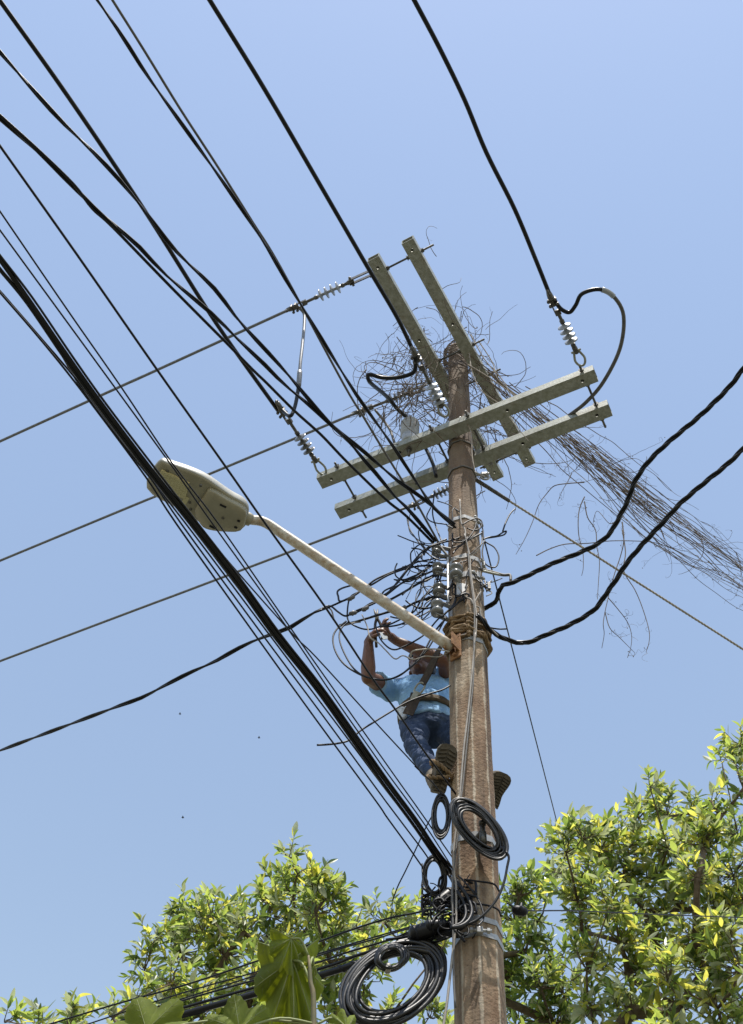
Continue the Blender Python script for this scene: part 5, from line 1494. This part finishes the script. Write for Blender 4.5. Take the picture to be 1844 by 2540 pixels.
    for i in near:
        if key[i] > 1e8: continue
        o_ = bpy.data.objects.new('leaf', LEAFME[int(mi[i])])
        COL.objects.link(o_); o_.parent = t
        mm = Matrix((Vector(Pn[i, 3:6]), Vector(Pn[i, 6:9]), Vector(Pn[i, 9:12]))).transposed().to_4x4()
        mm.translation = Vector(Pn[i, :3]) - WL[t.name]
        o_.matrix_basis = mm
    print(name, n, 'leaves')
    return t
rb = random.Random(4)
def blobs_from(pix, Y0, dY, R0=.24):
    return [(P(D(x, y), Y0 + rb.uniform(-dY, dY)), (rr_[0] if rr_ else R0) * rb.uniform(.85, 1.15)) for (x, y, *rr_) in pix]
left_px = [(640, 1862, .13), (660, 1905, .16), (690, 1925, .17), (610, 1945, .15), (585, 1972, .17), (650, 1965, .22), (725, 1965, .2), (700, 2010), (600, 2015), (520, 2000, .15), (470, 2015, .17), (420, 2015, .18), (380, 2055, .18),
           (450, 2065), (540, 2060), (340, 2088, .17), (400, 2115), (500, 2120), (590, 2090), (660, 2070), (740, 2060), (320, 2150, .18), (380, 2180), (470, 2180), (560, 2160), (650, 2140), (730, 2130), (790, 2050, .2), (850, 2030, .2), (905, 2020, .18), (960, 2030, .18), (820, 2110, .2), (900, 2095, .2),
           (300, 2215, .17), (360, 2250), (450, 2250), (550, 2240), (640, 2220), (740, 2200), (810, 2175, .2), (250, 2255, .14), (180, 2262, .12), (150, 2275, .14), (10, 2262, .12), (90, 2290, .16), (300, 2290), (400, 2300), (500, 2300), (620, 2300), (740, 2280), (860, 2260, .16), (950, 2255, .16), (980, 2100, .16)]
low_l = [(60, 2370), (200, 2350), (340, 2380), (480, 2370), (620, 2380), (760, 2360), (900, 2350), (1000, 2340)]
tree('broadleaf_tree', blobs_from([(x, y + max(0, (2100 - y)) * .16, *r_) for (x, y, *r_) in left_px] + low_l, 8.6, .55), (-1.6, 9.0), .075, 'leafy green tree left of the pole, behind the cable coils', 31, [.30, .32, .12, .26], .110, 21, 4.0)
right_px = [(1640, 1648, .14), (1628, 1690, .18), (1600, 1690, .10), (1648, 1745, .16), (1575, 1775, .10), (1600, 1805, .14), (1440, 1742, .11), (1432, 1780, .14), (1415, 1815, .16), (1370, 1845, .16), (1480, 1810, .2), (1535, 1800, .18), (1290, 1858, .16), (1252, 1845, .12), (1255, 1890, .15), (1330, 1885), (1400, 1880), (1480, 1880), (1560, 1870), (1635, 1850),
            (1240, 1935, .13), (1300, 1940), (1380, 1945), (1460, 1950), (1545, 1945), (1625, 1940), (1280, 1995, .2), (1350, 2010), (1430, 2020), (1510, 2015), (1590, 2010), (1650, 2000), (1290, 2065, .2), (1370, 2085), (1450, 2090), (1540, 2085), (1620, 2080), (1300, 2150), (1390, 2160), (1480, 2165), (1560, 2150), (1640, 2150), (1310, 2240), (1400, 2240), (1500, 2240), (1590, 2235), (1660, 2230), (1720, 1800), (1740, 1950), (1730, 2100), (1740, 2250), (1330, 2340), (1480, 2340), (1620, 2340)]
tree('broadleaf_tree', blobs_from(right_px, 7.9, .5), (3.1, 8.3), .085, 'taller yellow-green tree filling the lower right corner', 47, [.25, .31, .17, .27], .113, 24, 4.2)
mid_px = [(1150, 1985, .15), (1185, 1968, .14), (1210, 1990, .12), (1140, 2040, .18), (1190, 2045, .16), (1160, 2110, .2), (1225, 2120, .18), (1130, 2180, .2), (1200, 2190, .2), (1250, 2200, .18), (1150, 2260, .2), (1230, 2270, .2), (1100, 2120, .16), (1080, 2200, .18), (1160, 2350), (1260, 2350)]
tree('broadleaf_tree', blobs_from(mid_px, 9.3, .4), (1.0, 9.6), .08, 'small dense green tree just right of the pole behind the splice closure', 59, [.40, .36, .06, .18], .110, 28, 4.0)

# ------------------------------------------------------------------ tall plant with large lobed leaves in the foreground
def lobed(mb, c, tipdir, nrm, R_, lobes=7, droop=.25, seed=0, xs=.62, veins=None):
    y_ = tipdir.normalized(); n_ = (nrm - y_ * nrm.dot(y_)).normalized(); x_ = y_.cross(n_)
    rr = random.Random(seed); tear = [rr.uniform(.82, 1.08) for _ in range(lobes)]
    K_ = 84; A_ = math.pi * .62; V = [c]; F = []
    RG = (.2, .4, .6, .75, .88, 1.0)
    def S(th, g_):
        k = (th / A_ + 1) / 2 * (lobes - 1)
        lob = abs(math.cos(math.pi * k)) ** .9
        tip_ = tear[min(lobes - 1, int(round(k)))]
        r_ = R_ * (1 - .25 * (abs(th) / math.pi) ** 2) * (.72 + .28 * lob * tip_ + .022 * math.sin(th * 37 + seed) * (g_ > .7)) * g_
        z_ = R_ * (-droop * g_ ** 2 * (.6 + .6 * abs(math.sin(th))) + .07 * math.cos(2 * math.pi * k) * g_ - .05 * g_ + .035 * math.sin(th * 4 + seed + g_ * 5) * g_)
        return c + x_ * (math.sin(th) * r_ * xs) + y_ * (math.cos(th) * r_) + n_ * z_
    for g_ in RG:
        V += [S(-A_ + 2 * A_ * i / (K_ - 1), g_) for i in range(K_)]
    for i in range(K_ - 1): F.append((0, 1 + i, 2 + i))
    for g_ in range(len(RG) - 1):
        for i in range(K_ - 1):
            a = 1 + g_ * K_ + i; b_ = a + K_; F.append((a, b_, b_ + 1, a + 1))
    n0 = len(V); V2 = [v - n_ * .0012 for v in V]
    mb.add(V + V2, F + [tuple(n0 + k for k in f[::-1]) for f in F])
    if veins is not None:
        for k in range(lobes):
            th = -A_ + 2 * A_ * k / (lobes - 1)
            veins.tube([S(th, g_) for g_ in (.02, .2, .4, .6, .75, .88, .97)], [.0014 * (1 - .8 * q / 7) * (R_ / .13) for q in range(7)], 5)
            for q in (.35, .55, .75):
                for sd in (-1, 1):
                    veins.tube([S(th, q), S(max(-A_, min(A_, th + sd * .10)), q + .10), S(max(-A_, min(A_, th + sd * .17)), q + .16)], [.0007, .0006, .0004], 4)
YP = 3.4
stem = [P(c8(238, 935), YP), P(c8(215, 800), YP), P(c8(195, 650), YP), P(c8(188, 540), YP), P(c8(180, 470), YP + .01)]
base_ = Vector((stem[0].x + .06, YP + .02, 0))
bp = thing('lobed_plant', base_, 'tall foreground plant with large lobed leaves at the bottom edge', 'plant')
full = [base_, base_.lerp(stem[0], .35), base_.lerp(stem[0], .7), base_.lerp(stem[0], .93)] + stem[1:]
MB().tube(spline(full, 5), [.015 - .0105 * i / 35 for i in range(5 * (len(full) - 1) + 1)], 10).build('stem', mat('plant_stem', (.17, .13, .06), .7, 0, (.10, .10, .045), 20), bp)
M['leaf_stalk'] = mat('leaf_stalk', (.24, .27, .10), .6)
def plant_leaf(cpx, Y_, tippx, Yt, nrm, R_, seed, root_, lobes=7, droop=.25, label=None, xs=.62):
    c = P(cpx, Y_); tip_ = P(tippx, Yt)
    mb = MB(); vb = MB(); lobed(mb, c, tip_ - c, Vector(nrm), R_, lobes, droop, seed, xs, vb)
    lf = mb.build('leaf', BIGLEAF, bp, label)
    vb.build('veins', M['leaf_stalk'], lf)
    MB().tube(spline([root_, root_.lerp(c, .5) + Z * .03, c], 4), .0045, 6).build('petiole', M['leaf_stalk'], lf)
    return lf
plant_leaf(c8(62, 352), YP - .02, c8(78, 600), YP + .02, (.1, -.75, .62), .125, 2, stem[-1], 7, .22, 'pale green lobed leaf hanging at the top of the plant', .60)
plant_leaf(c8(70, 500), YP + .03, c8(85, 930), YP + .10, (.10, -.97, .05), .27, 5, stem[2], 7, .25, 'large shaded leaf hanging under the pale one', .48)
plant_leaf(c8(215, 530), YP + .03, c8(230, 620), YP + .06, (.5, -.8, .3), .07, 9, stem[3], 5, .2)
plant_leaf(r3(545, 862), YP - .05, r3(520, 780), YP - .05, (.1, -.80, -.40), .125, 11, stem[0], 5, .15, None, 1.25)
plant_leaf(r3(890, 860), YP - .05, r3(875, 760), YP - .05, (.1, -.80, -.40), .13, 14, stem[0], 5, .15, None, .95)
plant_leaf(r3(1290, 856), YP, r3(1280, 806), YP, (.1, -.7, .6), .075, 16, stem[0], 7, .15, None, 1.0)

# ------------------------------------------------------------------ far birds
for (x, y), lab in (((447, 1771), 'upper left tiny bird in the sky'), ((643, 1830), 'tiny bird nearest the worker in the sky'), ((454, 2028), 'lowest tiny bird in the sky')):
    c = P((x, y), 60)
    t = thing('bird', c, lab, 'bird', 'tiny distant birds')
    mb = MB(); ball(mb, c, (.10, .04, .03)); mb.build('body', M['thin_black'], t)
    for s in (-1, 1):
        mb = MB(); V = [c + Vector((.04, 0, .02)), c + Vector((-.04, 0, .02)), c + Vector((-.04, .07 * s, .05)), c + Vector((-.02, .15 * s, .03)), c + Vector((.03, .08 * s, .05))]
        mb.add(V + [v + Z * .008 for v in V], [(0, 1, 2, 4), (4, 2, 3), (5, 9, 7, 6), (9, 8, 7), (0, 4, 9, 5), (4, 3, 8, 9), (3, 2, 7, 8), (2, 1, 6, 7)]); mb.build('wing', M['thin_black'], t)
